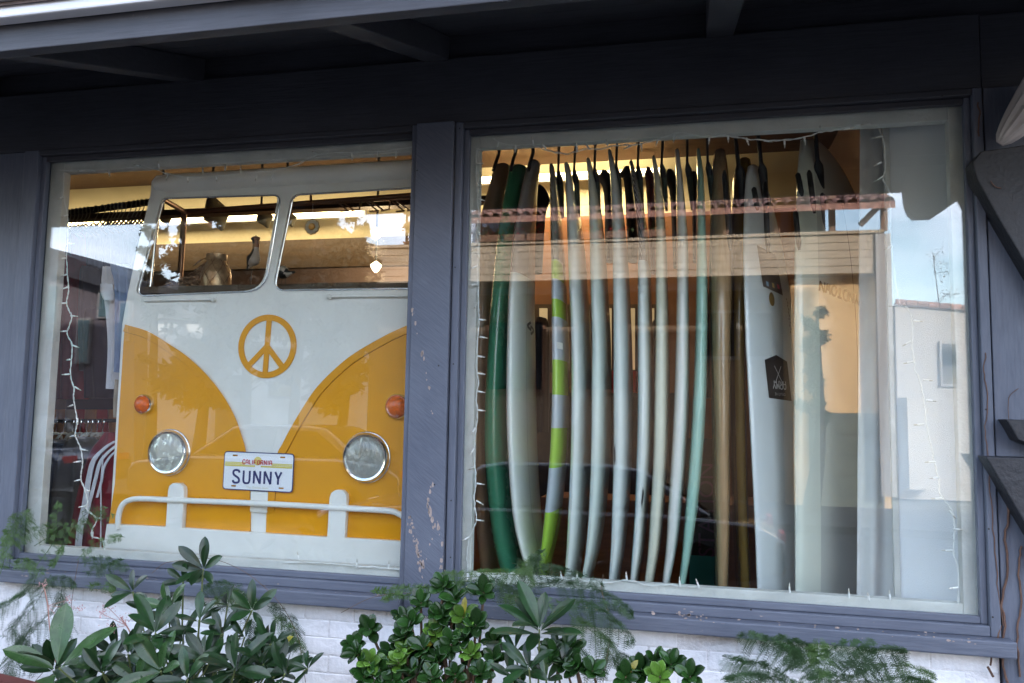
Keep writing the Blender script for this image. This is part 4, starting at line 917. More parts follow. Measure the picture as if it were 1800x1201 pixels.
for sgx in (1, -1):
    me = stroke_letter([[(-0.032*sgx, -0.034), (0.032*sgx, 0.034)], [(-0.042*sgx, -0.034), (-0.022*sgx, -0.036)]], 0.004)
    for v in me.vertices: v.co = b.surf(-0.11+v.co.x/(b.W/2), zt(1338, 657)+v.co.z, SG, .003)
    me.materials.append(WINK); link('crossed_mark', me, b.obj)
for i, ch in enumerate('CREATIVE'):
    me = text_mesh('small_letter', ch, 0.016, 0.0004)
    for v in me.vertices:
        X, Z = v.co.x+(i-3.5)*0.0125, v.co.z
        v.co = b.surf(-0.10-X/(b.W/2), zt(1338, 692)-Z, SG, .003)
    me.materials.append(WINK); link('small_letter', me, b.obj)
b.line('stringer', lambda t: 0.62, zt(1350, 560), zt(1350, 1035), 0.006, STR, SG)
for k in range(11):
    z = zt(1350, 515+k*6); b.line('side_letter', lambda t, k=k: 0.60+0.03*(k % 2), z, z-0.008, 0.02, STR, SG, 2)
b = B['long']
b.line('stringer', 0.18, zt(1440, 350, .6), zt(1460, 1045, .6), 0.007, STR, SG)
CRM = board_mat('cream_rail', (0.78, 0.81, 0.71))
vs, fs = [], []; nz_ = 60; cs_ = [c for c in b.centers]
for z, c, wd, th, fr_ in cs_:
    for k in range(9):
        a = math.pi-R_(58)+R_(116)*k/8; ca, sa = math.cos(a), math.sin(a)
        vs.append(b.pt(c, wd+0.003, th+0.003, a))
for i in range(len(cs_)-1):
    for k in range(8): fs.append((i*9+k, i*9+k+1, (i+1)*9+k+1, (i+1)*9+k))
MB().add(vs, fs).build('cream_rail', CRM, b.obj, smooth=True)
b.word('LYNDTOWN'.replace('D', 'O') if False else 'LYNNTOWN', 0.12, zt(1445, 524, .62), 0.040, 0.026, 0.0075, DKB, SG, flip=True) if False else None
TG = {'D': [[(0, 0), (0, 1)], [(0, 1), (.6, 1), (.95, .75), (.95, .25), (.6, 0), (0, 0)]], 'T': [[(.5, 0), (.5, 1)], [(0, .96), (1, .96)]], 'W': [[(0, 1), (.25, 0)], [(.25, 0), (.5, .7)], [(.5, .7), (.75, 0)], [(.75, 0), (1, 1)]]}
GL.update(TG)
b.word('LYNDTOWN', -0.10, zt(1445, 522, .62), 0.042, 0.028, 0.009, DKB, SG, flip=True, rot=R_(-9))
b = B['second']
for k in range(9):
    z = zt(1000, 482+k*6); b.line('side_letter', -0.86, z, z-0.008, 0.02, STR, -1, 2)
B['teal_line'].line('rail_line', -0.93, zt(1118, 470), zt(1108, 1015), 0.012, mat('teal_ink', (0.02, 0.30, 0.33), .4), -1, 40)
# fin marks, masking tape label
for k, y in (('black_mark', 790), ('teal_line', 860)):
    B[k].patch('rail_mark', [(-.97, zt(1075, y-12)), (-.90, zt(1075, y)), (-.95, zt(1075, y+26)), (-.985, zt(1075, y+14))], DKB, -1 if k == 'black_mark' else 1, .002, 2, 4)
B['lime'].patch('paper_label', [(-.99, zt(970, 608)), (-.6, zt(970, 608)), (-.6, zt(970, 619)), (-.99, zt(970, 619))], WHITEP, 1, .002, 3, 3)
# single black fins lying against the right hand boards
# ------------------------------------------------------------------ rack with padded arms above the boards
rack = empty('surfboard_rack', at(1150, 240, 0.5), 'black steel bar with padded arms across the top of the right window', 'rack')
ra, rb = at(866, 254, 0.50), at(1452, 225, 0.50)
MB().tube([ra, rb], 0.016, 12).build('bar', DARKM, rack, smooth=True)
MB().lathe([(0.014, -.02), (0.026, 0.0), (0.022, 0.035), (0.0, 0.05)], ra, Vector((-1, 0, 0)), 14).build('end_cap', DARKM, rack, smooth=True)
PAD = mat('grey_green_foam', (0.055, 0.075, 0.06), .8)
for i, (px, yb, lean) in enumerate(((983, 302, 2), (1012, 300, 3), (1047, 298, 2), (1085, 295, 2), (1123, 293, 2), (1165, 290, 2), (1208, 288, 0), (1243, 286, -1), (1292, 290, -6), (1332, 288, -6), (1433, 282, -4))):
    ry = 254-(px-866)*0.0495
    # a swinging arm that hangs a little way into the shop
    p0 = at(px, ry, .50); p1 = at(px-lean, yb, .50); p2 = at(px-lean+4, yb+22, .52); p3 = at(px-lean+9, yb+82, .56)
    arm = MB().tube([p0, p1], 0.0055 if i < 8 else 0.009, 8).build('arm', DARKM, rack, smooth=True)
    s = 1.0 if i < 8 else 1.35
    MB().tube([p1+Vector((0, 0, .004)), p1.lerp(p2, .45), p2], [0.006*s, 0.0145*s, 0.0135*s], 10).build('hood', DARKM, arm, smooth=True)
    MB().tube([p2+Vector((0, 0, .004)), p2.lerp(p3, .5), p3], [0.013*s, 0.011*s, 0.006*s], 10).build('pad', PAD if i < 8 else DARKM, arm, smooth=True)
for px, e in ((876, 868), (905, 899), (936, 930)):
    MB().tube(smooth_line([at(px, 252, .5), at(px+1, 268, .48), at(px-4, 285, .46), at(e-1, 300, .44)], 5), 0.008, 8).build('hook', DARKM, rack, smooth=True)
# black fins hanging strap like at the right hand boards
for i, (x0, y0, x1, y1) in enumerate(((1273, 300, 1284, 440), (1402, 305, 1410, 345), (1422, 300, 1432, 375), (1398, 370, 1405, 440), (1325, 330, 1332, 370), (1345, 320, 1350, 445), (1445, 340, 1452, 400))):
    o = MB().tube(smooth_line([at(x0, y0, .37), at((x0*2+x1)/3, (y0*2+y1)/3, .35), at(x1, y1, .35)], 4), [0.005]+[0.011]*7+[0.005], 8)
    n_ = (len(o.v)//8)
    o.build('strap', DARKM, rack, smooth=True)

# hanging wetsuits that show as dark shapes between the boards
for i, (rows, m, lb) in enumerate((
    ([(322, 936, 944), (332, 930, 958), (352, 928, 966), (380, 926, 958), (480, 930, 952)], F_BLK, 'black bundled leash bag hanging behind the wave logo board'),
    ([(304, 1058, 1070), (315, 1052, 1082), (345, 1062, 1084), (460, 1064, 1080)], F_NAV, 'navy wetsuit hanging between the third and fourth white boards'),
    ([(297, 1096, 1112), (308, 1090, 1120), (330, 1098, 1124), (460, 1104, 1120)], F_BLK, 'black wetsuit hanging left of the pinstriped teal lined board'),
    ([(298, 1136, 1144), (310, 1133, 1150), (332, 1136, 1152), (480, 1144, 1152)], F_MAR, 'dark red and black wetsuit hanging before the cream board'),
    ([(302, 1172, 1184), (318, 1170, 1190), (345, 1178, 1194), (470, 1184, 1192)], F_BLK, 'black wetsuit hanging left of the plain white board'),
    ([(306, 1214, 1226), (322, 1211, 1230), (350, 1216, 1230), (460, 1218, 1228)], F_BLK, 'black wetsuit hanging left of the aqua board'))):
    cloth('hanging_wetsuit', rows, 0.86, 0.10, m, lb, 'wetsuit', 1, 70+i, 'wetsuits hanging behind the surfboards')
# dark carton behind the boards, teal foot, purple print
ct = empty('poster_board', at(1232, 1000, .95), 'black upright poster board with purple print and a teal foot behind the aqua board', 'poster')
quads('panel', [at(1205, 770, .95), at(1262, 772, .95), at(1258, 1100, .95), at(1205, 1100, .95)], 0.02, DKB, ct)
quads('teal_foot', [at(1212, 976, .947), at(1256, 978, .947), at(1256, 1099, .947), at(1212, 1099, .947)], 0.002, mat('teal_print', (0.01, 0.16, 0.15), .5), ct)
me = text_mesh('print', 'STATION', 0.105, 0.001); me.transform(Matrix.Rotation(R_(90), 4, 'Y').inverted()); me.transform(Matrix.Translation(at(1243, 896, .946))); me.materials.append(mat('purple_print', (0.09, 0.03, 0.08), .5)); link('print', me, ct)
# back of shop, seen between the boards
ctr = box('counter', (at(950, 900, 2.6).x, 2.6, 0.0), (0.9, 3.2, at(1100, 880, 2.6).z), mat('orange_brown_counter', (0.30, 0.13, 0.05), .5, var=.25, vstretch=(1, 1, 6))); tag(ctr, 'orange brown wooden counter behind the surfboards', 'counter')
dor = empty('glazed_door', at(1095, 600, RB-.08), 'pale glazed door glowing behind the white boards', 'door')
for x0, x1 in ((948, 962), (1058, 1075), (1100, 1116), (1140, 1150)):
    quads('glazing', [at(x0, 650, RB-.09), at(x1, 650, RB-.09), at(x1, 542, RB-.09), at(x0, 542, RB-.09)], 0.02, mat('milky_lit_glass', (0.7, 0.6, 0.4), .6, emit=(1, .72, .4), estr=.045), dor)
quads('door_frame', [at(935, 655, RB-.075), at(1160, 655, RB-.075), at(1160, 535, RB-.075), at(935, 535, RB-.075)], 0.02, BROWN, dor)
rb_ = quads('red_box', [at(1058, 690, RB-.3), at(1118, 690, RB-.3), at(1118, 652, RB-.3), at(1058, 652, RB-.3)], 0.2, mat('red_card', (0.6, 0.02, 0.01), .5)); tag(rb_, 'bright red box on the dark shelf between the white boards', 'box')
ds = quads('dark_shelf', [at(940, 900, RB-.35), at(1210, 900, RB-.35), at(1210, 691, RB-.35), at(940, 691, RB-.35)], 0.3, mat('dark_goods', (0.05, 0.035, 0.022), .8, var=.6, vscale=8)); tag(ds, 'dark goods shelf behind the surfboards', 'shelf')
for i, (px, py0, py1) in enumerate(((952, 560, 760), (1160, 560, 800), (1240, 520, 700))):
    cloth('hanging_coat', [(py0, px-8, px+8), (py0+20, px-14, px+14), ((py0+py1)/2, px-13, px+13), (py1, px-12, px+12)], 2.2, .2, F_BLK, ['dark coat hanging behind the lime board', 'dark coat hanging behind the cream board', 'dark coat hanging behind the aqua board'][i], 'coat', 2, 90+i)
# display platform
pl = box('display_platform', (-2.9, 0.125, 0.0), (0.985, 0.98, BOARDZ0), mat('platform_grey', (0.16, 0.15, 0.15), .7, var=.1)); tag(pl, 'low display platform behind the window on which the boards stand', 'platform')

# white mesh screen at the right of the window
MESH = mat('white_woven_screen', (0.82, 0.83, 0.86), 0.85, var=0.05, vscale=2, bump=0.8, bscale=420, bdist=0.002)
sc = empty('mesh_screen', (0.96, .7, .9), 'white woven screen lining the right side of the right window', 'screen')
xs = at(1573, 640, .225).x
quads('weave', [(0.935, 0.10, 0.55), (0.935, 0.10, 2.95), (xs, 0.225, 2.95), (xs, 0.225, 0.55)], 0.006, MESH, sc, n=(0.6, 0.8, 0))
sb('frame_post', (xs-.022, 0.215, 0.55), (xs-.001, 0.235, 2.95), PUTTY, sc)
cu = cloth_mesh([(215, 1512, 1585), (500, 1510, 1585), (800, 1508, 1585), (1100, 1506, 1585)], 0.33, 0.03, 2, 5, .012).build('grey_curtain', fabric('grey_curtain_cloth', (0.70, 0.69, 0.68), .06), smooth=True)
tag(cu, 'pale grey curtain hanging between the long board and the white screen', 'curtain')

# ------------------------------------------------------------------ string lights
SOCK = None
def socket_mesh():
    mb = MB(); mb.tube([(0, 0, 0), (0, 0, -0.020)], [0.0038, 0.0032], 8, 0); mb.tube([(0, 0, -0.020), (0, 0, -0.029), (0, 0, -0.034)], [0.0026, 0.0024, 0.0006], 6, 1)
    me = bpy.data.meshes.new('bulb'); me.from_pydata(mb.v, [], mb.f); me.materials.append(WHITEP); me.materials.append(BULBG)
    for p, mi in zip(me.polygons, mb.m): p.material_index = mi
    return me
SOCK = socket_mesh()
def string_light(label, pts, Y, bulbs, grp='white fairy lights strung round the windows'):
    line = smooth_line([at(a, b, Y) for a, b in pts], 8)
    t = empty('string_light', line[0], label, 'string light', grp)
    j1, j2 = [], []
    for i, p in enumerate(line):
        a = i*0.9; w = Vector((math.cos(a), math.sin(a), math.sin(a*.7)))*0.0016
        wob = Vector((noise.noise(p*38), 0, noise.noise(p*38+Vector((9, 9, 9)))))*0.004
        j1.append(p+w+wob); j2.append(p-w+wob)
    mb = MB(); mb.tube(j1, 0.0015, 5); mb.tube(j2, 0.0015, 5); mb.build('wire', WHITEP, t, smooth=True)
    for (bx, by, ang) in bulbs:
        o = bpy.data.objects.new('bulb', SOCK); COL.objects.link(o); o.parent = t; o.matrix_parent_inverse = wm(t).inverted()
        o.location = at(bx, by, Y-0.004); o.rotation_euler = (R_(rnd.uniform(-25, 25)), R_(ang), 0)
# angle: 0 hangs down, 90 points left, -90 right
string_light('fairy light string sagging across the top of the left window', [(105, 300), (147, 299), (200, 298), (250, 292), (290, 304), (330, 312), (380, 310), (425, 305), (480, 300), (520, 290), (560, 272), (610, 268), (680, 265), (732, 257)], 0.034,
             [(147, 299, 80), (163, 298, -60), (191, 300, -20), (246, 291, 100), (280, 296, 175), (296, 306, 20), (330, 311, -15), (357, 306, 170), (380, 310, -20), (396, 300, 170), (423, 304, 175), (452, 306, 30), (480, 304, 10), (556, 270, 120), (618, 269, 5), (665, 267, 10), (697, 265, 8)])
string_light('fairy light string hanging down the left edge of the left window', [(112, 305), (113, 350), (118, 378), (119, 420), (117, 450), (118, 480), (121, 510), (117, 530), (121, 545), (126, 560), (118, 585), (126, 605), (126, 630), (124, 660), (130, 685), (129, 700), (133, 720), (135, 740), (133, 762), (136, 775), (143, 795), (145, 820), (142, 840), (147, 855), (154, 880), (152, 895), (170, 912), (162, 930), (162, 942), (180, 950), (184, 968)], 0.034,
             [(113, 345, 60), (120, 378, 70), (119, 428, -85), (117, 454, 85), (118, 482, 70), (119, 505, 70), (117, 533, 85), (124, 555, -85), (118, 582, 85), (127, 607, -70), (123, 632, 85), (122, 658, 85), (131, 680, -60), (128, 712, 75), (136, 735, -20), (133, 765, 75), (143, 790, -80), (142, 811, 80), (143, 843, 75), (152, 862, -85), (150, 890, 80), (168, 910, -80), (163, 935, 10), (181, 952, -100)])
string_light('fairy light string sagging across the top of the right window', [(866, 242), (880, 252), (905, 256), (935, 255), (962, 265), (990, 270), (1010, 267), (1035, 262), (1055, 262), (1080, 256), (1110, 255), (1130, 252), (1160, 243), (1195, 233), (1215, 236), (1240, 241), (1275, 239), (1310, 244), (1345, 247), (1385, 246), (1420, 240), (1445, 232), (1475, 228), (1500, 222), (1530, 218)], 0.034,
             [(876, 250, 15), (907, 256, 5), (938, 255, 170), (960, 263, 150), (985, 269, 100), (1014, 266, 178), (1036, 263, 150), (1068, 256, 165), (1110, 256, 70), (1127, 252, -5), (1157, 243, 20), (1186, 236, 10), (1247, 241, 5), (1280, 239, 0), (1312, 243, -15), (1343, 247, -80), (1379, 246, 0), (1414, 241, -5), (1443, 233, 178), (1484, 227, -90), (1502, 221, -90)])
string_light('fairy light string hanging down the left edge of the right window', [(838, 262), (837, 300), (838, 330), (839, 350), (841, 380), (838, 405), (841, 440), (839, 470), (840, 500), (841, 540), (842, 563), (840, 600), (838, 640), (841, 670), (838, 700), (839, 735), (835, 765), (834, 790), (835, 820), (837, 848), (834, 870), (835, 895), (837, 915), (829, 935), (824, 950), (821, 985), (823, 1008)], 0.034,
             [(838, 262, -70), (838, 288, -85), (838, 321, -30), (841, 350, -70), (840, 405, -20), (838, 435, 60), (838, 468, 60), (838, 500, 80), (838, 532, 30), (842, 562, -85), (843, 592, -80), (840, 626, -80), (840, 656, -80), (840, 688, -80), (840, 721, -85), (836, 752, 30), (834, 788, 30), (834, 820, 60), (838, 850, -85), (837, 880, -60), (837, 914, -85), (825, 944, 60), (823, 1005, 0)])
string_light('fairy light string hanging down the woven screen at the right', [(1545, 225), (1556, 260), (1555, 300), (1553, 315), (1565, 345), (1565, 390), (1566, 430), (1580, 530), (1590, 535), (1602, 560), (1604, 590), (1606, 635), (1616, 668), (1624, 700), (1628, 740), (1636, 778), (1640, 800), (1643, 812), (1650, 840), (1654, 870), (1668, 890), (1674, 905), (1678, 930), (1676, 970), (1684, 1000), (1684, 1062)], 0.034,
             [(1550, 239, 85), (1549, 285, 60), (1552, 310, 60), (1566, 366, 60), (1568, 432, 60), (1578, 536, 80), (1606, 564, -85), (1602, 600, 60), (1606, 636, 80), (1622, 668, -85), (1628, 704, -85), (1624, 746, 85), (1644, 812, 85), (1649, 840, 85), (1655, 876, 85), (1668, 898, -40), (1676, 930, -85), (1674, 968, 85), (1684, 1033, 85)])
string_light('fairy light string lying along the bottom of the right window', [(880, 1010), (905, 1008), (940, 1012), (985, 1020), (1010, 1018), (1030, 1022), (1050, 1022), (1075, 1024), (1100, 1020), (1115, 1022), (1140, 1030), (1170, 1028), (1195, 1030), (1228, 1033)], 0.034,
             [(1015, 1020, 178), (1102, 1020, 175), (1195, 1030, 178), (1229, 1033, 160), (988, 1019, 170), (1388, 1042, 180), (1493, 1052, 178), (1528, 1056, 165), (1565, 1054, 172)])
string_light('fairy light string lying along the bottom of the left window', [(500, 988), (560, 990), (620, 995), (660, 998), (703, 1002)], 0.034, [(526, 984, 165), (627, 998, 178), (683, 1001, 176)])

# ------------------------------------------------------------------ fixtures at the right edge
hd = empty('wall_planter', at(1780, 262, -.2), 'dark tapering metal planter box fixed high on the corner post', 'planter', 'tapering metal boxes on the corner post')
def wedge(pxf, Y0, Y1, m, parent, name):
    quads(name, [at(a, b, Y0) for a, b in pxf], Y1-Y0, m, parent, bevel=0.004)
DSL = mat('dark_slate_metal', (0.014, 0.015, 0.020), .55, var=.25, vscale=5, bump=.3)
wedge([(1710, 284), (1724, 266), (1860, 246), (1860, 560), (1758, 388), (1716, 312)], -0.10, -0.015, DSL, hd, 'box')
hd2 = empty('wall_planter', at(1780, 806, -.2), 'dark tapering metal planter box fixed low on the corner post', 'planter', 'tapering metal boxes on the corner post')
wedge([(1733, 803), (1860, 806), (1860, 1020)], -0.11, -0.022, DSL, hd2, 'box')
wedge([(1768, 737), (1860, 740), (1860, 800), (1790, 774), (1778, 752)], -0.10, -0.022, DSL, hd2, 'upper_lip')
sp = empty('fluted_corbel', at(1790, 230, -.2), 'white fluted cone cut by the right edge above the dark planter', 'ornament')
rings = []
A, Bp = at(1757, 253, -.10), at(1845, 150, -.16); ax = (Bp-A).normalized(); u_ = ax.orthogonal().normalized(); w_2 = ax.cross(u_)
for i in range(12):
    t = i/11; r = 0.012+0.065*t**0.6; ring = []
    for k in range(60):
        a = 2*math.pi*k/60; rr = r*(1+0.07*math.cos(a*12)); ring.append(A.lerp(Bp, t)+(u_*math.cos(a)+w_2*math.sin(a))*rr)
    rings.append(ring)
MB().loft(rings).build('cone', mat('aged_white_metal', (0.42, 0.38, 0.36), .5, var=.3, vscale=10), sp, smooth=True)
# dry vine stems on the corner post
vn = empty('dry_vine', at(1760, 1150, -.05), 'dry brown vine stems clinging to the corner post', 'vine')
VM = mat('dry_vine_bark', (0.12, 0.065, 0.045), .85, var=.4, vscale=30)
for pts, r in (([(1770, 1200), (1762, 1150), (1766, 1090), (1760, 1060), (1772, 1000), (1766, 940), (1774, 920), (1768, 860)], .0035), ([(1792, 1190), (1788, 1120), (1796, 1060), (1790, 1000), (1796, 960)], .003),
               ([(1762, 1100), (1752, 1010), (1748, 960), (1742, 880), (1736, 800), (1732, 760), (1736, 700), (1730, 660), (1732, 620)], .0016), ([(1740, 1170), (1742, 1140), (1750, 1130), (1758, 1100)], .003), ([(1745, 1190), (1735, 1172)], .004),
               ([(1720, 240), (1722, 200), (1719, 180)], .0025), ([(1742, 318), (1752, 328), (1760, 331)], .0016), ([(1778, 760), (1772, 720), (1776, 695), (1790, 683)], .001)):
    q = smooth_line([at(a, b, -.105 if b < 340 and a > 1735 else (-.032 if a < 1757 else -.026)) for a, b in pts], 5); q = [p+Vector((noise.noise(p*40), 0, 0))*.006 for p in q]
    MB().tube(q, r, 6).build('stem', VM, vn, smooth=True)

# ------------------------------------------------------------------ across the street (seen mirrored in the glass)
def rbox(name, px0, py0, px1, py1, V0, V1, m, parent, bevel=0):
    """front face traced in the mirror at distance V0, running back to V1"""
    a, b = rf(px0, py1, V0), rf(px1, py0, V0)
    return box(name, (a.x, 2*GLASS_Y-V0, a.z), (b.x, 2*GLASS_Y-V1, b.z), m, parent, bevel)
SIDING = mat('beige_siding', (0.36, 0.29, 0.22), .7, var=.08); TANW = mat('tan_stucco', (0.66, 0.44, 0.23), .85, var=.1, vscale=2); SHADEW = mat('balcony_shade_grey', (0.30, 0.30, 0.34), .85, var=.1)
TILE = mat('terracotta', (0.30, 0.15, 0.12), .8, var=.4, vscale=9, objrand=.25); WTRIM = mat('white_trim', (0.26, 0.25, 0.26), .5); POSTB = mat('brown_post', (0.16, 0.08, 0.05), .6); DGL = mat('dark_window_glass', (0.01, 0.012, 0.016), .05, spec=.8)
GARG = mat('grey_green_garage_door', (0.10, 0.12, 0.11), .6, var=.1); LGST = mat('pale_stucco', (0.36, 0.34, 0.33), .85, var=.06, vscale=2)
bb = empty('balcony_building', rf(1200, 870, 14), 'two storey beige building with tiled roof and balcony, mirrored in the right window', 'building')
X0, X1 = 600, 1558
zf = rf(1200, 485, 13).z; zp = rf(1200, 421, 13).z; yb = 2*GLASS_Y
xa, xb = rf(590, 600, 13).x, rf(X1, 600, 13).x
box('balcony_floor', (xa, yb-13, zf-.02), (xb, yb-15.4, zf+.12), SIDING, bb)
h = (zp-zf-.12)/4
for i in range(4): box('siding_board', (xa, yb-12.98+(i % 1), zf+.121+i*h), (xb, yb-13.06, zf+.12+(i+1)*h-.005), SIDING, bb, bevel=.006)
box('balcony_cap', (xa, yb-12.92, zp+.001), (xb, yb-13.12, zp+.06), SIDING, bb)
for px in (840, 950, 1050, 1160, 1276, 1366, 1463, 1556):
    a = rf(px, 420, 13); box('balcony_post', (a.x-.055, yb-13.0, zp+.061), (a.x+.055, yb-13.11, zp+1.1), POSTB, bb)
box('upper_wall', (rf(830, 400, 15).x, yb-15.0, zf+.12), (xb-1.0, yb-15.3, zp+2.4), mat('blue_grey_wall', (0.30, 0.32, 0.42), .8, var=.1), bb)
for px0, px1 in ((900, 980), (1090, 1150), (1300, 1350), (1385, 1450)):
    a, b_ = rf(px0, 420, 15), rf(px1, 420, 15); f_ = box('window', (a.x, yb-14.97, zf+.7), (b_.x, yb-15.02, zp+1.2), WTRIM, bb)
    box('pane', (a.x+.06, yb-14.95, zf+.76), (b_.x-.06, yb-14.968, zp+1.14), DGL, f_)
ze = rf(1200, 381, 12.6).z
xr = rf(806, 400, 12.6).x
quads('roof', [(xr, yb-12.5, ze), (xb+.1, yb-12.5, ze), (xb+.1, yb-19, ze+2.4), (xr, yb-19, ze+2.4)], .12, TILE, bb, n=(0, 0, 1))
tm = MB(); n_ = 8
ro_ = [[Vector((.085*math.cos(math.pi*k/n_), 0, .085*math.sin(math.pi*k/n_))) for k in range(n_+1)], [Vector((.07*math.cos(math.pi*k/n_), -.45, .17+.07*math.sin(math.pi*k/n_))) for k in range(n_+1)]]
vs = ro_[0]+ro_[1]; fs = [(k, k+1, k+2+n_, k+1+n_) for k in range(n_)]
tme = bpy.data.meshes.new('roof_tile'); tme.from_pydata([tuple(v) for v in vs], [], fs); tme.materials.append(TILE)
nt_ = min(52, int((xb-xr)/.21))
for r_ in range(4):
    for i in range(nt_):
        o = bpy.data.objects.new('roof_tile', tme); COL.objects.link(o); o.parent = bb; o.matrix_parent_inverse = wm(bb).inverted()
        o.location = (xb-i*.21, yb-12.46-r_*.36, ze+.11+r_*.133+rnd.uniform(-.012, .012)); o.rotation_euler = (0, rnd.uniform(-.05, .05), rnd.uniform(-.04, .04))
        if r_ == 3 and i > 40: break
# ground floor
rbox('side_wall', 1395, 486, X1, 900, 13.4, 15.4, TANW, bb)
rbox('shade_band', 640, 486, X1, 520, 13.9, 14.0, SHADEW, bb)  # grey strip painted in for the shade under the balcony floor
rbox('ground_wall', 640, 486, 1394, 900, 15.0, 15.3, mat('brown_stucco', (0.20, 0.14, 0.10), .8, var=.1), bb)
gd = rbox('garage_door', 1424, 728, 1552, 903, 13.36, 13.399, GARG, bb)
for k in range(4): rbox('door_panel', 1426, 733+k*35, 1550, 733+k*35+30, 13.33, 13.359, GARG, gd)
for (x0, x1, y0, y1) in ((1228, 1300, 545, 632), (1310, 1362, 545, 632), (1010, 1110, 560, 690), (850, 960, 560, 690)):
    w = rbox('window', x0, y0, x1, y1, 14.9, 14.99, WTRIM if x0 > 1200 else POSTB, bb); rbox('pane', x0+6, y0+6, x1-6, y1-6, 14.88, 14.899, DGL, w)
rbox('corner_trim', 1550, 410, 1566, 872, 12.9, 13.05, WTRIM, bb)
# diagonal brace against the sky
MB().tube([rf(1512, 395, 13), rf(1562, 345, 13)], .06, 6).build('brace', POSTB, bb)
# geraniums on the balcony
GER = mat('geranium_red', (0.55, 0.01, 0.02), .6); GLF = mat('geranium_leaf', (0.05, 0.10, 0.03), .7)
for i, px in enumerate((862, 905, 945, 1040, 1085, 1150)):
    c = rf(px, 418, 12.95); t = empty('geranium_box', c, ORD[i]+' box of red geraniums from the left on the balcony rim, mirrored across the surfboards', 'plant', 'geraniums along the balcony')
    box('trough', (c.x-.22, c.y-.08, zp+.061), (c.x+.22, c.y+.08, zp+.2), POSTB, t)
    lf, fl = MB(), MB()
    for k in range(70):
        p = Vector((c.x+rnd.gauss(0, .13), c.y+rnd.gauss(0, .06), zp+.22+abs(rnd.gauss(0, .07)))); s_ = rnd.uniform(.02, .045); a = rnd.random()*6
        q = [p+Vector((s_*math.cos(a+j*1.57), rnd.uniform(-.01, .01), s_*math.sin(a+j*1.57))) for j in range(4)]
        (fl if rnd.random() < .35 else lf).add(q, [(0, 1, 2, 3)])
    lf.build('leaves', GLF, t, kind='stuff'); fl.build('blossom', GER, t, kind='stuff')
# pale building at the right
pb_ = empty('pale_building', rf(1640, 870, 17), 'pale stucco building with tile coping under open sky, mirrored at the right', 'building')
a, b_ = rf(1574, 534, 16.5), rf(1760, 556, 16.5)
quads('wall', [(a.x, yb-16.5, -.1), (b_.x+3, yb-16.5, -.1), (b_.x+3, yb-16.5, b_.z-.25), (a.x, yb-16.5, a.z)], -5, LGST, pb_)
for i in range(24):
    t = i/23; x = a.x+(b_.x+3-a.x)*t; z = a.z+(b_.z-.25-a.z)*t
    MB().tube([(x, yb-16.42, z+.02), (x+.2, yb-16.42, z+.01)], .07, 8).build('coping_tile', TILE, pb_)
rbox('stair_wall', 1600, 700, 1650, 860, 15.6, 16.45, mat('lit_stucco', (0.40, 0.38, 0.36), .8), pb_)
w = rbox('window', 1655, 600, 1685, 680, 16.4, 16.48, WTRIM, pb_); rbox('pane', 1659, 605, 1681, 675, 16.38, 16.399, DGL, w)
# dark building at the left
lbd = empty('dark_roofed_building', rf(160, 900, 14), 'grey building with sloping dark roof, mirrored left of the bus front', 'building')
pts = [rf(60, 428, 14), rf(235, 492, 14), rf(236, 520, 14), rf(60, 470, 14)]
quads('roof', pts, -5, mat('dark_roof', (0.03, 0.03, 0.04), .7), lbd)
pts = [rf(60, 470, 14.5), rf(236, 518, 14.5), rf(236, 900, 14.5), rf(60, 900, 14.5)]
quads('wall', pts, -5, mat('mauve_stucco', (0.13, 0.11, 0.13), .85, var=.1), lbd)
for x0, x1, y0, y1 in ((75, 105, 500, 600), (170, 196, 510, 560), (130, 160, 560, 640), (205, 228, 530, 600)):
    w = rbox('window', x0, y0, x1, y1, 14.4, 14.49, WTRIM, lbd); rbox('pane', x0+3, y0+3, x1-3, y1-3, 14.38, 14.399, mat('teal_pane', (0.05, 0.10, 0.12), .1), w)
# white low building behind the bus reflection
wb = empty('white_cottage', rf(400, 800, 15), 'long white cottage with a grey roof, faintly mirrored over the bus front', 'building')
rbox('wall', 240, 560, 600, 900, 15.0, 19, mat('cottage_white', (0.55, 0.55, 0.56), .8, var=.06), wb)
quads('roof', [rf(236, 560, 14.7), rf(604, 560, 14.7), (rf(604, 560, 14.7).x, yb-17.5, rf(604, 505, 14.7).z), (rf(236, 560, 14.7).x, yb-17.5, rf(236, 505, 14.7).z)], .1, mat('cottage_roof', (0.10, 0.10, 0.11), .8), wb, n=(0, 0, 1))
for x0, x1 in ((300, 345), (470, 520), (540, 575)):
    w = rbox('window', x0, 610, x1, 700, 14.9, 14.99, WTRIM, wb); rbox('pane', x0+4, 614, x1-4, 696, 14.88, 14.899, DGL, w)
rbox('garage_door', 370, 660, 440, 880, 14.9, 14.99, GARG, wb)
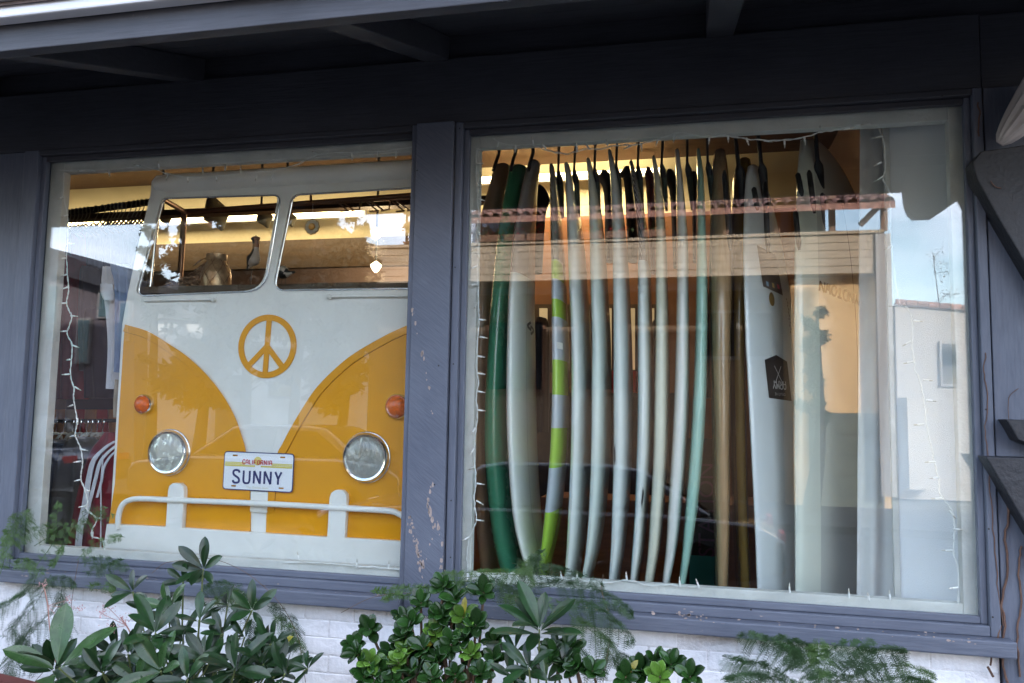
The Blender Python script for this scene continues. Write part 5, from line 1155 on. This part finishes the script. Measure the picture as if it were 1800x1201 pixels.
# trees
BARK = mat('bark', (0.06, 0.045, 0.035), .9, var=.3, vscale=20)
def tree(label, base, height, crown, nleaf, lsize, col, cat='tree', open_=False, seed=1):
    rng = random.Random(seed); t = empty('tree', base, label, cat)
    tr = MB(); top = base+Vector((rng.uniform(-.3, .3), 0, height)); ln_ = smooth_line([base, base.lerp(top, .4)+Vector((rng.uniform(-.2, .2), 0, 0)), top], 5)
    tr.tube(ln_, [(.16 if nleaf > 600 else .05)*(1-.85*i/(len(ln_)-1)) for i in range(len(ln_))], 8); lf = MB(); tips = []
    for k in range(26):
        u = rng.uniform(.35, .97); s_ = base.lerp(top, u); a = rng.random()*6.28; r = crown*rng.uniform(.5, 1)*(1.15-u*.75)
        e = s_+Vector((math.cos(a)*r, math.sin(a)*r, rng.uniform(-.1, .5)*crown)); m_ = s_.lerp(e, .5)+Vector((0, 0, .12*r))
        tk = 1 if nleaf > 600 else .4; tr.tube([s_, m_, e], [.04*tk*(1.2-u), .02*tk, .006*tk], 5); tips += [m_.lerp(e, q) for q in (.2, .5, .8, 1.0)]
    tr.build('trunk', BARK, t, smooth=True)
    for i in range(nleaf):
        c = rng.choice(tips)+Vector((rng.gauss(0, .2), rng.gauss(0, .2), rng.gauss(0, .16)))*crown*.33
        a, b_ = Vector((rng.gauss(0, 1), rng.gauss(0, 1), rng.gauss(0, 1))).normalized(), Vector((rng.gauss(0, 1), rng.gauss(0, 1), rng.gauss(0, 1))).normalized()
        s_ = lsize*rng.uniform(.5, 1.2); lf.add([c, c+a*s_, c+a*s_*.6+b_*s_*.5], [(0, 1, 2)])
    lf.build('crown', mat('foliage_'+str(seed), col, .7, var=.4, vscale=2), t, kind='stuff')
def on_ground(px, V): p = rf(px, 730, V); return Vector((p.x, p.y, -.1))
g = on_ground(268, 12.5); tree('feathery dark tree against white cloud, mirrored left of the windscreen', g, rf(268, 402, 12.5).z+.5, 0.62, 3200, .13, (0.06, 0.07, 0.05), seed=3)
g = on_ground(625, 17); tree('loose olive tree against the sky, mirrored in the right windscreen', g, rf(625, 395, 17).z+.6, .9, 2600, .16, (0.08, 0.09, 0.05), seed=4)
g = on_ground(700, 16); tree('reddish brown leafy tree mirrored at the right of the right windscreen', g, rf(700, 385, 16).z+.4, .9, 3400, .17, (0.16, 0.07, 0.05), seed=5)
g = on_ground(1420, 12.4); tree('narrow green tree trained on the tan wall, mirrored behind the long board', g, rf(1420, 540, 12.4).z, .45, 3600, .11, (0.05, 0.10, 0.05), seed=6)
g = on_ground(1660, 22.5); tree('wispy bare tree against blue sky, mirrored at the right edge', g, rf(1660, 440, 22.5).z, 1.3, 600, .09, (0.12, 0.11, 0.09), seed=8)
for i, (px, py, V, cw) in enumerate(((345, 400, 11.5, 1.25), (430, 392, 12.0, 1.3), (520, 398, 11.5, 1.25), (585, 405, 12.5, .9))):
    g = on_ground(px, V); tree(['dense dark street tree mirrored at the left windscreen, nearest the feathery tree', 'dense dark street tree mirrored behind the jar and the tall bird', 'dense dark street tree mirrored at the windscreen divider', 'dense dark street tree mirrored left of the olive tree'][i], g, rf(px, py, V).z, cw*1.15, 9000, .24, (0.035, 0.04, 0.025), seed=20+i)
dkb = empty('added_dark_building', rf(440, 870, 17.5), 'tall dark shingled building added behind the street trees to shut out bright sky, mirrored in the windscreens', 'building')  # dark mass added so that no bright sky shows between the trees
rbox('wall', 292, 392, 584, 900, 17.5, 22, mat('dark_shingle', (0.03, 0.026, 0.022), .9, var=.3, vscale=4), dkb)
rbox('chimney', 330, 360, 350, 391, 18.5, 19.2, POSTB, dkb)
# parked cars
def car(label, cx, cyy, Lc, Wc, Hc, paint, seed=0):
    t = empty('parked_car', (cx, cyy, -.13), label, 'car', 'cars parked along the street')
    z0 = -.13; CP = mat('car_paint_'+str(seed), paint, .2, coat=1.0, metal=.3)
    prof = [(-.5, .28), (-.5, .52), (-.47, .60), (-.30, .66), (-.24, .67), (.28, .68), (.44, .64), (.5, .52), (.5, .28), (.42, .22), (-.42, .22)]
    W_ = [1.0, 1, 1, 1]
    rings = []
    for yy, sc_ in ((-.5, .93), (-.44, 1), (.44, 1), (.5, .93)):
        rings.append([Vector((cx+a*Lc, cyy+yy*Wc, z0+((b_-.45)*sc_+.45)*Hc)) for a, b_ in prof])
    MB().loft(rings).build('body', CP, t, smooth=True, bevel=.03)
    cab = [(-.27, .66), (-.13, .97), (-.08, 1.0), (.16, 1.0), (.22, .97), (.36, .67)]
    rings = [[Vector((cx+a*Lc*(1 if q < 1 else 1), cyy+yy*Wc*(1-.22*max(0, (b_-.66)/.34)), z0+b_*Hc)) for a, b_ in cab] for q, yy in enumerate((-.46, .46))]
    MB().loft(rings).build('cabin', CP, t, smooth=True, bevel=.03)
    for sgn in (-1, 1):
        gl = [(-.235, .69), (-.12, .94), (.04, .96), (.04, .69)]; gr = [(.06, .69), (.06, .96), (.19, .94), (.31, .69)]
        for gg in (gl, gr):
            q = [Vector((cx+a*Lc, cyy+sgn*(.465*Wc*(1-.22*max(0, (b_-.66)/.34))+.006), z0+b_*Hc)) for a, b_ in gg]
            MB().add(q, [(0, 1, 2, 3)]).build('side_window', DGL, t)
    for x_, xt in ((-.272, -.136), (.366, .226)):
        q = [Vector((cx+x_*Lc, cyy+s_*.40*Wc, z0+.69*Hc)) for s_ in (-1, 1)]+[Vector((cx+(xt+(-.008 if x_ < 0 else .008))*Lc, cyy+s_*.33*Wc, z0+.955*Hc)) for s_ in (1, -1)]
        MB().add(q, [(0, 1, 2, 3)]).build('windscreen', DGL, t)
    for ax_ in (-.32, .32):
        for sgn in (-1, 1):
            c = Vector((cx+ax_*Lc, cyy+sgn*(Wc*.5-.10), z0+.32))
            wl = MB().lathe([(.18, -.1), (.31, -.1), (.32, -.07), (.32, .07), (.31, .1), (.18, .1)], c, Vector((0, sgn, 0)), 24).build('wheel', BLACK, t, smooth=True)
            MB().lathe([(.0, .085), (.05, .10), (.17, .085), (.185, .10)], c, Vector((0, sgn, 0)), 18).build('rim', CHROME, wl, smooth=True)
    for x_ in (-.5, .5):
        for sgn in (-1, 1): box('headlight' if x_ < 0 else 'tail_light', (cx+x_*Lc*.985, cyy+sgn*.28*Wc, z0+.50*Hc), (cx+x_*Lc*1.004, cyy+sgn*.44*Wc, z0+.57*Hc), GUTTER if x_ < 0 else GER, t)
car('black saloon car parked by the kerb, mirrored low over the surfboards', -1.5, -5.4, 4.5, 1.8, 1.26, (0.04, 0.042, 0.05), 1)
car('silver grey car parked across the street, mirrored over the bus front', -6.6, -9.2, 4.6, 1.8, 1.5, (0.10, 0.105, 0.115), 2)
car('dark blue car parked across the street, mirrored left of the bus front', -12.4, -9.2, 4.4, 1.8, 1.6, (0.02, 0.03, 0.06), 3)
# distant tree line so that the mirrored street does not end in bare ground
#PLANTS

# ------------------------------------------------------------------ planting in front of the wall
def leaf_mesh(name, L_, W_, m, curl=.25, cup=.18, nx=6, ny=10, tipw=1.45, thick=0.0):
    vs, fs = [], []
    for j in range(ny+1):
        t = j/ny; w = W_/2*(math.sin(math.pi*min(1, t**(tipw)*1.0))**(.62 if not thick else .5)) if 0 < t < 1 else .0008
        for i in range(nx+1):
            u = (i/nx-.5)*2; vs.append((u*w, t*L_, -curl*L_*t*t+cup*abs(u)*w*1.0))
    for j in range(ny):
        for i in range(nx): fs.append((j*(nx+1)+i, j*(nx+1)+i+1, (j+1)*(nx+1)+i+1, (j+1)*(nx+1)+i))
    if thick:
        n = len(vs); vs += [(x, y, z-thick*(1-abs(x)/(W_/2+1e-6)*.5)) for x, y, z in vs]
        fs += [tuple(k+n for k in reversed(f)) for f in fs]
        for j in range(ny):
            a, b_ = j*(nx+1), (j+1)*(nx+1); fs.append((a, b_, b_+n, a+n)); a += nx; b_ += nx; fs.append((b_, a, a+n, b_+n))
    me = bpy.data.meshes.new(name); me.from_pydata(vs, [], fs); me.materials.append(m); me.update()
    me.polygons.foreach_set('use_smooth', [True]*len(me.polygons)); return me
def leaf_mat(name, c, c_rib, rough=.35, rib=.0016):
    m = mat(name, c, rough, var=.45, vscale=5, objrand=.4, spec=.38); nt, b = nodes_of(m); l = nt.links.new
    src = b.inputs['Base Color'].links[0].from_socket
    t = nt.nodes.new('ShaderNodeTexCoord'); s = nt.nodes.new('ShaderNodeSeparateXYZ'); l(t.outputs['Object'], s.inputs[0])
    a = nt.nodes.new('ShaderNodeMath'); a.operation = 'ABSOLUTE'; l(s.outputs['X'], a.inputs[0])
    g = nt.nodes.new('ShaderNodeMapRange'); g.inputs['From Min'].default_value = rib*.4; g.inputs['From Max'].default_value = rib; g.inputs['To Min'].default_value = .75; g.inputs['To Max'].default_value = 0; l(a.outputs[0], g.inputs['Value'])
    mm = nt.nodes.new('ShaderNodeMix'); mm.data_type = 'RGBA'; l(g.outputs[0], mm.inputs[0]); l(src, mm.inputs[6]); mm.inputs[7].default_value = (*c_rib, 1); l(mm.outputs[2], b.inputs['Base Color'])
    return m
PIT = leaf_mat('pittosporum_leaf', (0.011, 0.034, 0.010), (0.09, 0.14, 0.05), .30)
PIT2 = leaf_mat('pittosporum_young_leaf', (0.028, 0.065, 0.02), (0.12, 0.18, 0.07), .28)
JAD = leaf_mat('jade_leaf', (0.014, 0.046, 0.008), (0.02, 0.06, 0.012), .28); JAD2 = leaf_mat('jade_young_leaf', (0.07, 0.15, 0.02), (0.08, 0.16, 0.03), .28)
STEM = mat('green_stem', (0.12, 0.15, 0.05), .6); WSTEM = mat('woody_stem', (0.10, 0.06, 0.035), .8)
pitm = [leaf_mesh('leaf', 1.0, .33, PIT, c, .22) for c in (.10, .22, .38)]; PITY = leaf_mat('yellowing_leaf', (0.22, 0.20, 0.02), (0.25, 0.25, 0.06), .4); pity = [leaf_mesh('leaf', 1.0, .33, PITY, .35, .2)]
pitm2 = [leaf_mesh('leaf', 1.0, .36, PIT2, .2, .25)]
jadm = [leaf_mesh('leaf', 1.0, .62, JAD, c, .22, 6, 10, 1.3, .10) for c in (.05, .15)]; jadm2 = [leaf_mesh('leaf', 1.0, .62, JAD2, .1, .22, 6, 10, 1.3, .10)]
for ms in (pitm, pitm2, jadm, jadm2):
    for me in ms: pass
def leaf_obj(me, root, p, direction, size, spin=0.0, upv=Vector((0, -.5, 1))):
    y = Vector(direction).normalized(); z = (upv-y*upv.dot(y))
    if z.length < 1e-3: z = y.orthogonal()
    z.normalize(); x = y.cross(z); m = Matrix((x, y, z)).transposed().to_4x4() @ Matrix.Rotation(spin, 4, 'Y')
    m = Matrix.Translation(p) @ m @ Matrix.Diagonal((size, size, size, 1))
    o = bpy.data.objects.new('leaf', me); COL.objects.link(o); o.parent = root; o.matrix_parent_inverse = wm(root).inverted(); o.matrix_basis = m
    return o
def whorl(root, c, L_, n, meshes, axis=Vector((0, -.55, .85)), spread=(.55, 1.25), upv=None):
    axis = Vector(axis).normalized(); u_ = axis.orthogonal().normalized(); w = axis.cross(u_); a0 = rnd.random()*6.28
    for k in range(n):
        a = a0+k*2.399; t = k/max(1, n-1); tilt_ = spread[1]+(spread[0]-spread[1])*t
        d = axis*math.cos(tilt_)+(u_*math.cos(a)+w*math.sin(a))*math.sin(tilt_)
        leaf_obj(rnd.choice(meshes) if rnd.random() > .012 else pity[0], root, c+d*L_*.05-axis*L_*.12*(1-t), d+Vector((0, 0, .05)), L_*rnd.uniform(.75, 1.1), rnd.uniform(-.3, .3), axis)
def shrub(name, label, cat, base, whorls, meshes, young, Lm, stemr=.003, group=None, sm=STEM, extra=()):
    root = empty(name, base, label, cat, group); st = MB(); whorls = list(whorls)+list(extra)
    for (px, py, Y, Lp, n) in whorls:
        c = at(px, py, Y); L_ = Lp/FPX*(Y+3.0)*1.08
        ax = Vector((rnd.gauss(0, .3), -.75+rnd.gauss(0, .2), .75+rnd.gauss(0, .2)))
        whorl(root, c, L_, n, young if rnd.random() < .18 else meshes, ax)
        mid = c.lerp(base, .45)+Vector((rnd.gauss(0, .03), rnd.gauss(0, .03), .02)); st.tube(smooth_line([c, c.lerp(mid, .5)+Vector((0, .01, -.02)), mid, base], 4), stemr, 6)
    st.build('stem', sm, root, smooth=True); return root
gz = at(250, 1320, -.55)
shrub('pittosporum', 'dark glossy leaved shrub with whorled leaves, at the lower left', 'shrub', Vector((gz.x, -.35, .25)), [
    (100, 1172, -.62, 118, 6), (233, 1040, -.40, 50, 6), (357, 1000, -.42, 52, 8), (322, 1022, -.40, 44, 5), (400, 1064, -.40, 46, 6), (443, 1073, -.42, 48, 7), (273, 1113, -.55, 74, 8), (283, 1180, -.6, 76, 8),
    (413, 1177, -.6, 78, 9), (297, 1068, -.45, 52, 6), (463, 1168, -.55, 58, 7), (322, 1124, -.5, 62, 7), (476, 1132, -.5, 50, 7), (350, 1090, -.48, 50, 6), (225, 1150, -.55, 56, 6), (360, 1160, -.52, 58, 7),
    (180, 1185, -.6, 60, 6), (330, 1195, -.62, 66, 7), (260, 1075, -.45, 48, 5), (390, 1115, -.48, 46, 6), (430, 1120, -.46, 40, 6), (500, 1185, -.6, 52, 6), (540, 1175, -.5, 34, 8), (240, 1195, -.6, 50, 6)], pitm, pitm2, 0, extra=[(rnd.uniform(200, 540), rnd.uniform(1125, 1215), rnd.uniform(-.5, -.3), rnd.uniform(44, 66), 7) for _ in range(16)]+[(rnd.uniform(40, 240), rnd.uniform(1175, 1220), -.5, rnd.uniform(50, 70), 7) for _ in range(5)])
gz = at(940, 1320, -.5)
shrub('pittosporum', 'large leaved dark shrub standing right of the jade plant', 'shrub', Vector((gz.x, -.35, .25)), [(948, 1107, -.5, 78, 11), (930, 1175, -.55, 52, 8), (900, 1190, -.5, 48, 7), (985, 1150, -.42, 42, 7), (905, 1140, -.42, 46, 6), (960, 1195, -.5, 44, 7)], pitm, pitm2, 0)
gz = at(760, 1330, -.5)
jw = [(627, 1150, -.5), (650, 1165, -.5), (723, 1095, -.42), (712, 1120, -.42), (800, 1053, -.40), (815, 1085, -.42), (850, 1042, -.40), (836, 1100, -.44), (762, 1113, -.42), (713, 1147, -.46), (793, 1133, -.46), (730, 1183, -.5),
      (827, 1150, -.48), (667, 1177, -.5), (690, 1195, -.5), (770, 1160, -.48), (845, 1185, -.5), (870, 1130, -.4), (740, 1060, -.38), (775, 1080, -.40), (800, 1185, -.5), (640, 1190, -.52), (870, 1160, -.46), (760, 1190, -.52), (700, 1165, -.48), (820, 1120, -.45), (745, 1140, -.45), (780, 1030, -.38)]
shrub('jade_plant', 'bushy jade plant with round glossy leaves in front of the post', 'plant', Vector((gz.x, -.35, .25)), [(a, b_, y, rnd.uniform(24, 30), 8) for a, b_, y in jw], jadm, jadm2, 0, .005, sm=WSTEM, extra=[(rnd.gauss(770, 60), rnd.uniform(1090, 1210), rnd.uniform(-.42, -.3), rnd.uniform(22, 30), 8) for _ in range(20)])
jw = [(973, 1150, -.45), (993, 1166, -.47), (1013, 1176, -.5), (1042, 1180, -.5), (1127, 1178, -.45), (1150, 1162, -.45), (1180, 1168, -.46), (1213, 1190, -.5), (1160, 1190, -.5), (1100, 1190, -.5), (1005, 1140, -.42)]
gz = at(1080, 1330, -.5)
shrub('jade_plant', 'smaller scattered jade plant under the left part of the right window', 'plant', Vector((gz.x, -.35, .25)), [(a, b_, y, rnd.uniform(24, 30), 8) for a, b_, y in jw], jadm, jadm2, 0, .004, sm=WSTEM)
# asparagus fern
FERN = mat('fern_green', (0.016, 0.048, 0.010), .6, var=.35, vscale=10, objrand=.25); FERNL = mat('fern_light_green', (0.042, 0.095, 0.014), .6, var=.3, vscale=10)
def frond(root, pts, Y, width, m, dens=1.0, seed=0):
    rng = random.Random(seed); line = smooth_line([at(a, b_, Y+(c if len(q) > 2 else 0)) for q in pts for a, b_, c in [(q[0], q[1], q[2] if len(q) > 2 else 0)]], 10)
    mb = MB(); mb.tube(line, [.0014*(1-.6*i/len(line)) for i in range(len(line))], 4)
    n = len(line); Wd = width/FPX*(Y+3)
    for i in range(2, n):
        t = i/n; tg = (line[min(i+1, n-1)]-line[i-1]).normalized(); env = math.sin(math.pi*min(.98, t*.92+.06))**.7
        for sgn in (-1, 1):
            for rep in range(2):
                if rng.random() > dens*.62: continue
                sidev = Vector((-tg.z, rng.uniform(-.5, .5), tg.x))*sgn; d = (sidev+tg*rng.uniform(.4, 1.0)+Vector((0, 0, -.15))).normalized()
                ln2 = Wd*env*rng.uniform(.5, 1.0); b0 = line[i-1].lerp(line[i], rng.random()); segs = max(4, int(ln2/.0046)); p = b0
                nrm = Vector((rng.gauss(0, .35), -1, rng.gauss(0, .35))).normalized()
                for s_ in range(segs):
                    u2 = s_/segs; p2 = p+d*(ln2/segs)+Vector((0, 0, -.0005*s_)); cr_ = d.cross(nrm).normalized()
                    nn = cr_*.0006
                    mb.add([p-nn, p+nn, p2+nn*.7, p2-nn*.7], [(0, 1, 2, 3)])
                    nl = (.0125*(1-u2)**.6+.003)*rng.uniform(.8, 1.15)
                    for q in (-1, 1):
                        nd = (d*.55+cr_*q+nrm*rng.gauss(0, .18)).normalized()*nl; w2 = d*.0009
                        mb.add([p2-w2, p2+w2, p2+nd+w2*.5, p2+nd-w2*.5], [(0, 1, 2, 3)])
                    p = p2
    mb.build('frond', m, root, kind='stuff')
def fern(label, base, fr_, m=FERN, Y=-.2):
    root = empty('asparagus_fern', base, label, 'fern')
    for i, (pts, w, dn) in enumerate(fr_): frond(root, pts, Y+rnd.uniform(-.05, .05), w, (m if rnd.random() < .75 else FERNL), dn, int(base.x*100)+i)
    return root
fern('light green feathery fern rising over the left sill in front of the clothes', at(20, 1100, -.2), [
    ([(0, 1010), (15, 960), (38, 920), (52, 900)], 34, .8), ([(0, 960), (20, 930), (30, 905)], 26, .7), ([(-10, 990), (30, 950), (60, 935), (90, 925)], 24, .6), ([(60, 1000), (95, 950), (100, 905), (102, 885)], 22, .5),
    ([(95, 985), (120, 940), (150, 905), (185, 895)], 24, .45), ([(60, 960), (110, 930), (160, 920), (200, 905)], 22, .4), ([(135, 985), (160, 960), (190, 948), (215, 944)], 14, .5), ([(85, 1000), (100, 980), (112, 960)], 10, .6)], FERNL, -.14)
fern('dark feathery fern hanging over the brick wall at the far left', at(40, 1190, -.2), [
    ([(70, 1000), (50, 1040), (20, 1060), (-10, 1080)], 40, .8), ([(90, 1010), (70, 1050), (40, 1090), (10, 1120)], 44, .8), ([(110, 1030), (100, 1070), (60, 1110), (20, 1150)], 44, .8), ([(60, 1090), (40, 1130), (20, 1170), (10, 1210)], 44, .9),
    ([(20, 1100), (40, 1140), (60, 1180)], 40, .8), ([(20, 995), (50, 990), (75, 1010)], 20, .9), ([(140, 990), (180, 985), (225, 1000)], 22, .9), ([(145, 1005), (185, 1000), (215, 985)], 18, .8), ([(75, 1025), (110, 1020), (130, 1030)], 18, .8),
    ([(100, 1060), (120, 1100), (90, 1140)], 30, .6), ([(150, 1030), (190, 1030), (200, 1035)], 14, .9)], FERN, -.16)
fern('dark feathery fern showing behind the left shrub under the sill', at(430, 1190, -.15), [
    ([(350, 1045), (380, 1030), (425, 1035)], 24, .9), ([(370, 1070), (410, 1045), (450, 1060)], 28, .9), ([(470, 1065), (500, 1080), (520, 1110), (515, 1140)], 26, .8), ([(480, 1080), (510, 1110), (530, 1150)], 24, .8), ([(420, 1080), (450, 1110), (470, 1140)], 28, .8)], FERN, -.12)
fern('trailing fern spray crossing the foot of the centre post', at(700, 1040, -.2), [
    ([(780, 1040), (740, 1033), (690, 1036), (655, 1038)], 9, .9), ([(730, 1050), (700, 1045), (670, 1055)], 8, .8)], FERNL, -.16)
fern('dark green feathery fern spreading over the sill of the right window', at(1000, 1190, -.2), [
    ([(930, 1010), (870, 1010), (820, 1015), (775, 1010)], 26, .9), ([(930, 1030), (880, 1035), (830, 1030), (790, 1035)], 26, .9), ([(900, 990), (950, 1000), (1000, 1010), (1060, 1030)], 26, .9), ([(920, 1040), (980, 1030), (1040, 1040), (1100, 1070)], 34, .9),
    ([(980, 1060), (1040, 1070), (1080, 1100), (1110, 1130)], 34, .8), ([(1000, 1080), (1040, 1110), (1070, 1140), (1080, 1170)], 34, .8), ([(940, 980), (925, 1000), (930, 1030)], 24, .8), ([(960, 1010), (940, 985), (955, 970)], 16, .6),
    ([(1070, 1150), (1100, 1160), (1140, 1185)], 24, .9), ([(1050, 1060), (1090, 1065), (1110, 1082)], 14, .9), ([(1000, 1120), (1030, 1160), (1060, 1190)], 30, .7), ([(880, 1050), (930, 1060), (980, 1060)], 28, .8), ([(860, 1010), (890, 1040), (930, 1055)], 26, .8)], FERN, -.2)
fern('broad dark feathery fern on the brick wall at the lower right', at(1450, 1230, -.2), [
    ([(1430, 1210), (1400, 1160), (1350, 1130), (1300, 1120)], 40, .9), ([(1440, 1210), (1420, 1160), (1400, 1135), (1330, 1125)], 34, .9), ([(1450, 1210), (1450, 1170), (1480, 1140), (1540, 1135)], 44, .9), ([(1450, 1210), (1500, 1170), (1550, 1150), (1590, 1150)], 40, .9),
    ([(1440, 1215), (1520, 1190), (1580, 1175), (1640, 1195)], 44, .9), ([(1400, 1215), (1350, 1180), (1310, 1170), (1270, 1160)], 44, .9), ([(1420, 1215), (1360, 1200), (1310, 1195), (1280, 1200)], 40, .9), ([(1460, 1220), (1540, 1205), (1600, 1200), (1650, 1215)], 40, .9),
    ([(1400, 1180), (1390, 1150), (1370, 1120)], 26, .9), ([(1500, 1190), (1510, 1160), (1530, 1140)], 30, .9), ([(1440, 1200), (1440, 1160), (1440, 1130)], 34, .9)], FERN, -.22)
# thin wiry runners
for pts, lb in (([(267, 1008), (290, 990), (325, 985), (370, 982), (420, 1000), (460, 1028), (495, 1065), (520, 1110), (530, 1150), (537, 1200)], 'long thin runner arching over the left shrub'),
            ([(600, 1077), (650, 1052), (700, 1043), (735, 1046), (760, 1060), (800, 1085)], 'thin dark runner crossing below the centre post'),
            ([(1060, 1010), (1058, 1040), (1070, 1080), (1072, 1120), (1066, 1160), (1060, 1200)], 'thin dark runner hanging from the right window sill'),
            ([(138, 985), (130, 1030), (120, 1100), (110, 1140), (60, 1200)], 'thin dark runner at the left before the brick wall')):
    o = MB().tube(smooth_line([at(a, b_, -.18) for a, b_ in pts], 6), .0011, 5).build('vine_runner', WSTEM, smooth=True); tag(o, lb, 'vine', 'wiry fern runners')
# pink flower stalks
PK = mat('dusty_pink_petal', (0.50, 0.26, 0.25), .7, var=.3, vscale=60)
for i, (pts, heads, lb) in enumerate((([(98, 1165), (88, 1110), (84, 1065), (78, 1035)], [(76, 1030), (120, 1055), (140, 1070), (110, 1095)], 'reddish flower stalk with dusty pink heads rising from the left leaves'),
                                  ([(235, 1135), (228, 1110), (212, 1085)], [(190, 1068), (178, 1078), (196, 1105), (220, 1090)], 'smaller pink flower stalk beside the left shrub'))):
    t = empty('flower_stalk', at(*pts[0], -.5), lb, 'flower', 'pink flower stalks'); st = MB(); ln_ = smooth_line([at(a, b_, -.45) for a, b_ in pts], 5); st.tube(ln_, .0022, 6)
    fl = MB()
    for hx, hy in heads:
        c = at(hx, hy, -.45); st.tube([ln_[len(ln_)*2//3], c], .0010, 5)
        for k in range(26):
            p = c+Vector((rnd.gauss(0, .012), rnd.gauss(0, .01), rnd.gauss(0, .009))); fl.tube([p, p+Vector((rnd.gauss(0, .002), 0, .003))], [.0018, .0005], 5)
    st.build('stem', mat('pink_stem', (0.35, 0.18, 0.14), .7), t, smooth=True); fl.build('blossom', PK, t, kind='stuff')
# raised planter bed
pe = empty('planter_bed', (-1, -.5, 0), 'rust red edged planting bed below the windows', 'planter')
e0 = at(0, 1197, -.9); e1 = at(62, 1212, -.9)
box('soil', (-5, -.85, -.003), (1.2, -.005, .24), mat('dark_soil', (0.04, 0.03, 0.02), .95, bump=.6), pe)
sl_ = (e1-e0)/(e1.x-e0.x)
quads('edging_board', [(e0.x-1.5, -.9, e0.z-1.5*sl_.z), (e1.x+.05, -.9, e1.z+.05*sl_.z), (e1.x+.05, -.9, 0.0), (e0.x-1.5, -.9, 0)], .045, mat('rust_red_paint', (0.08, 0.018, 0.014), .6, var=.3), pe)
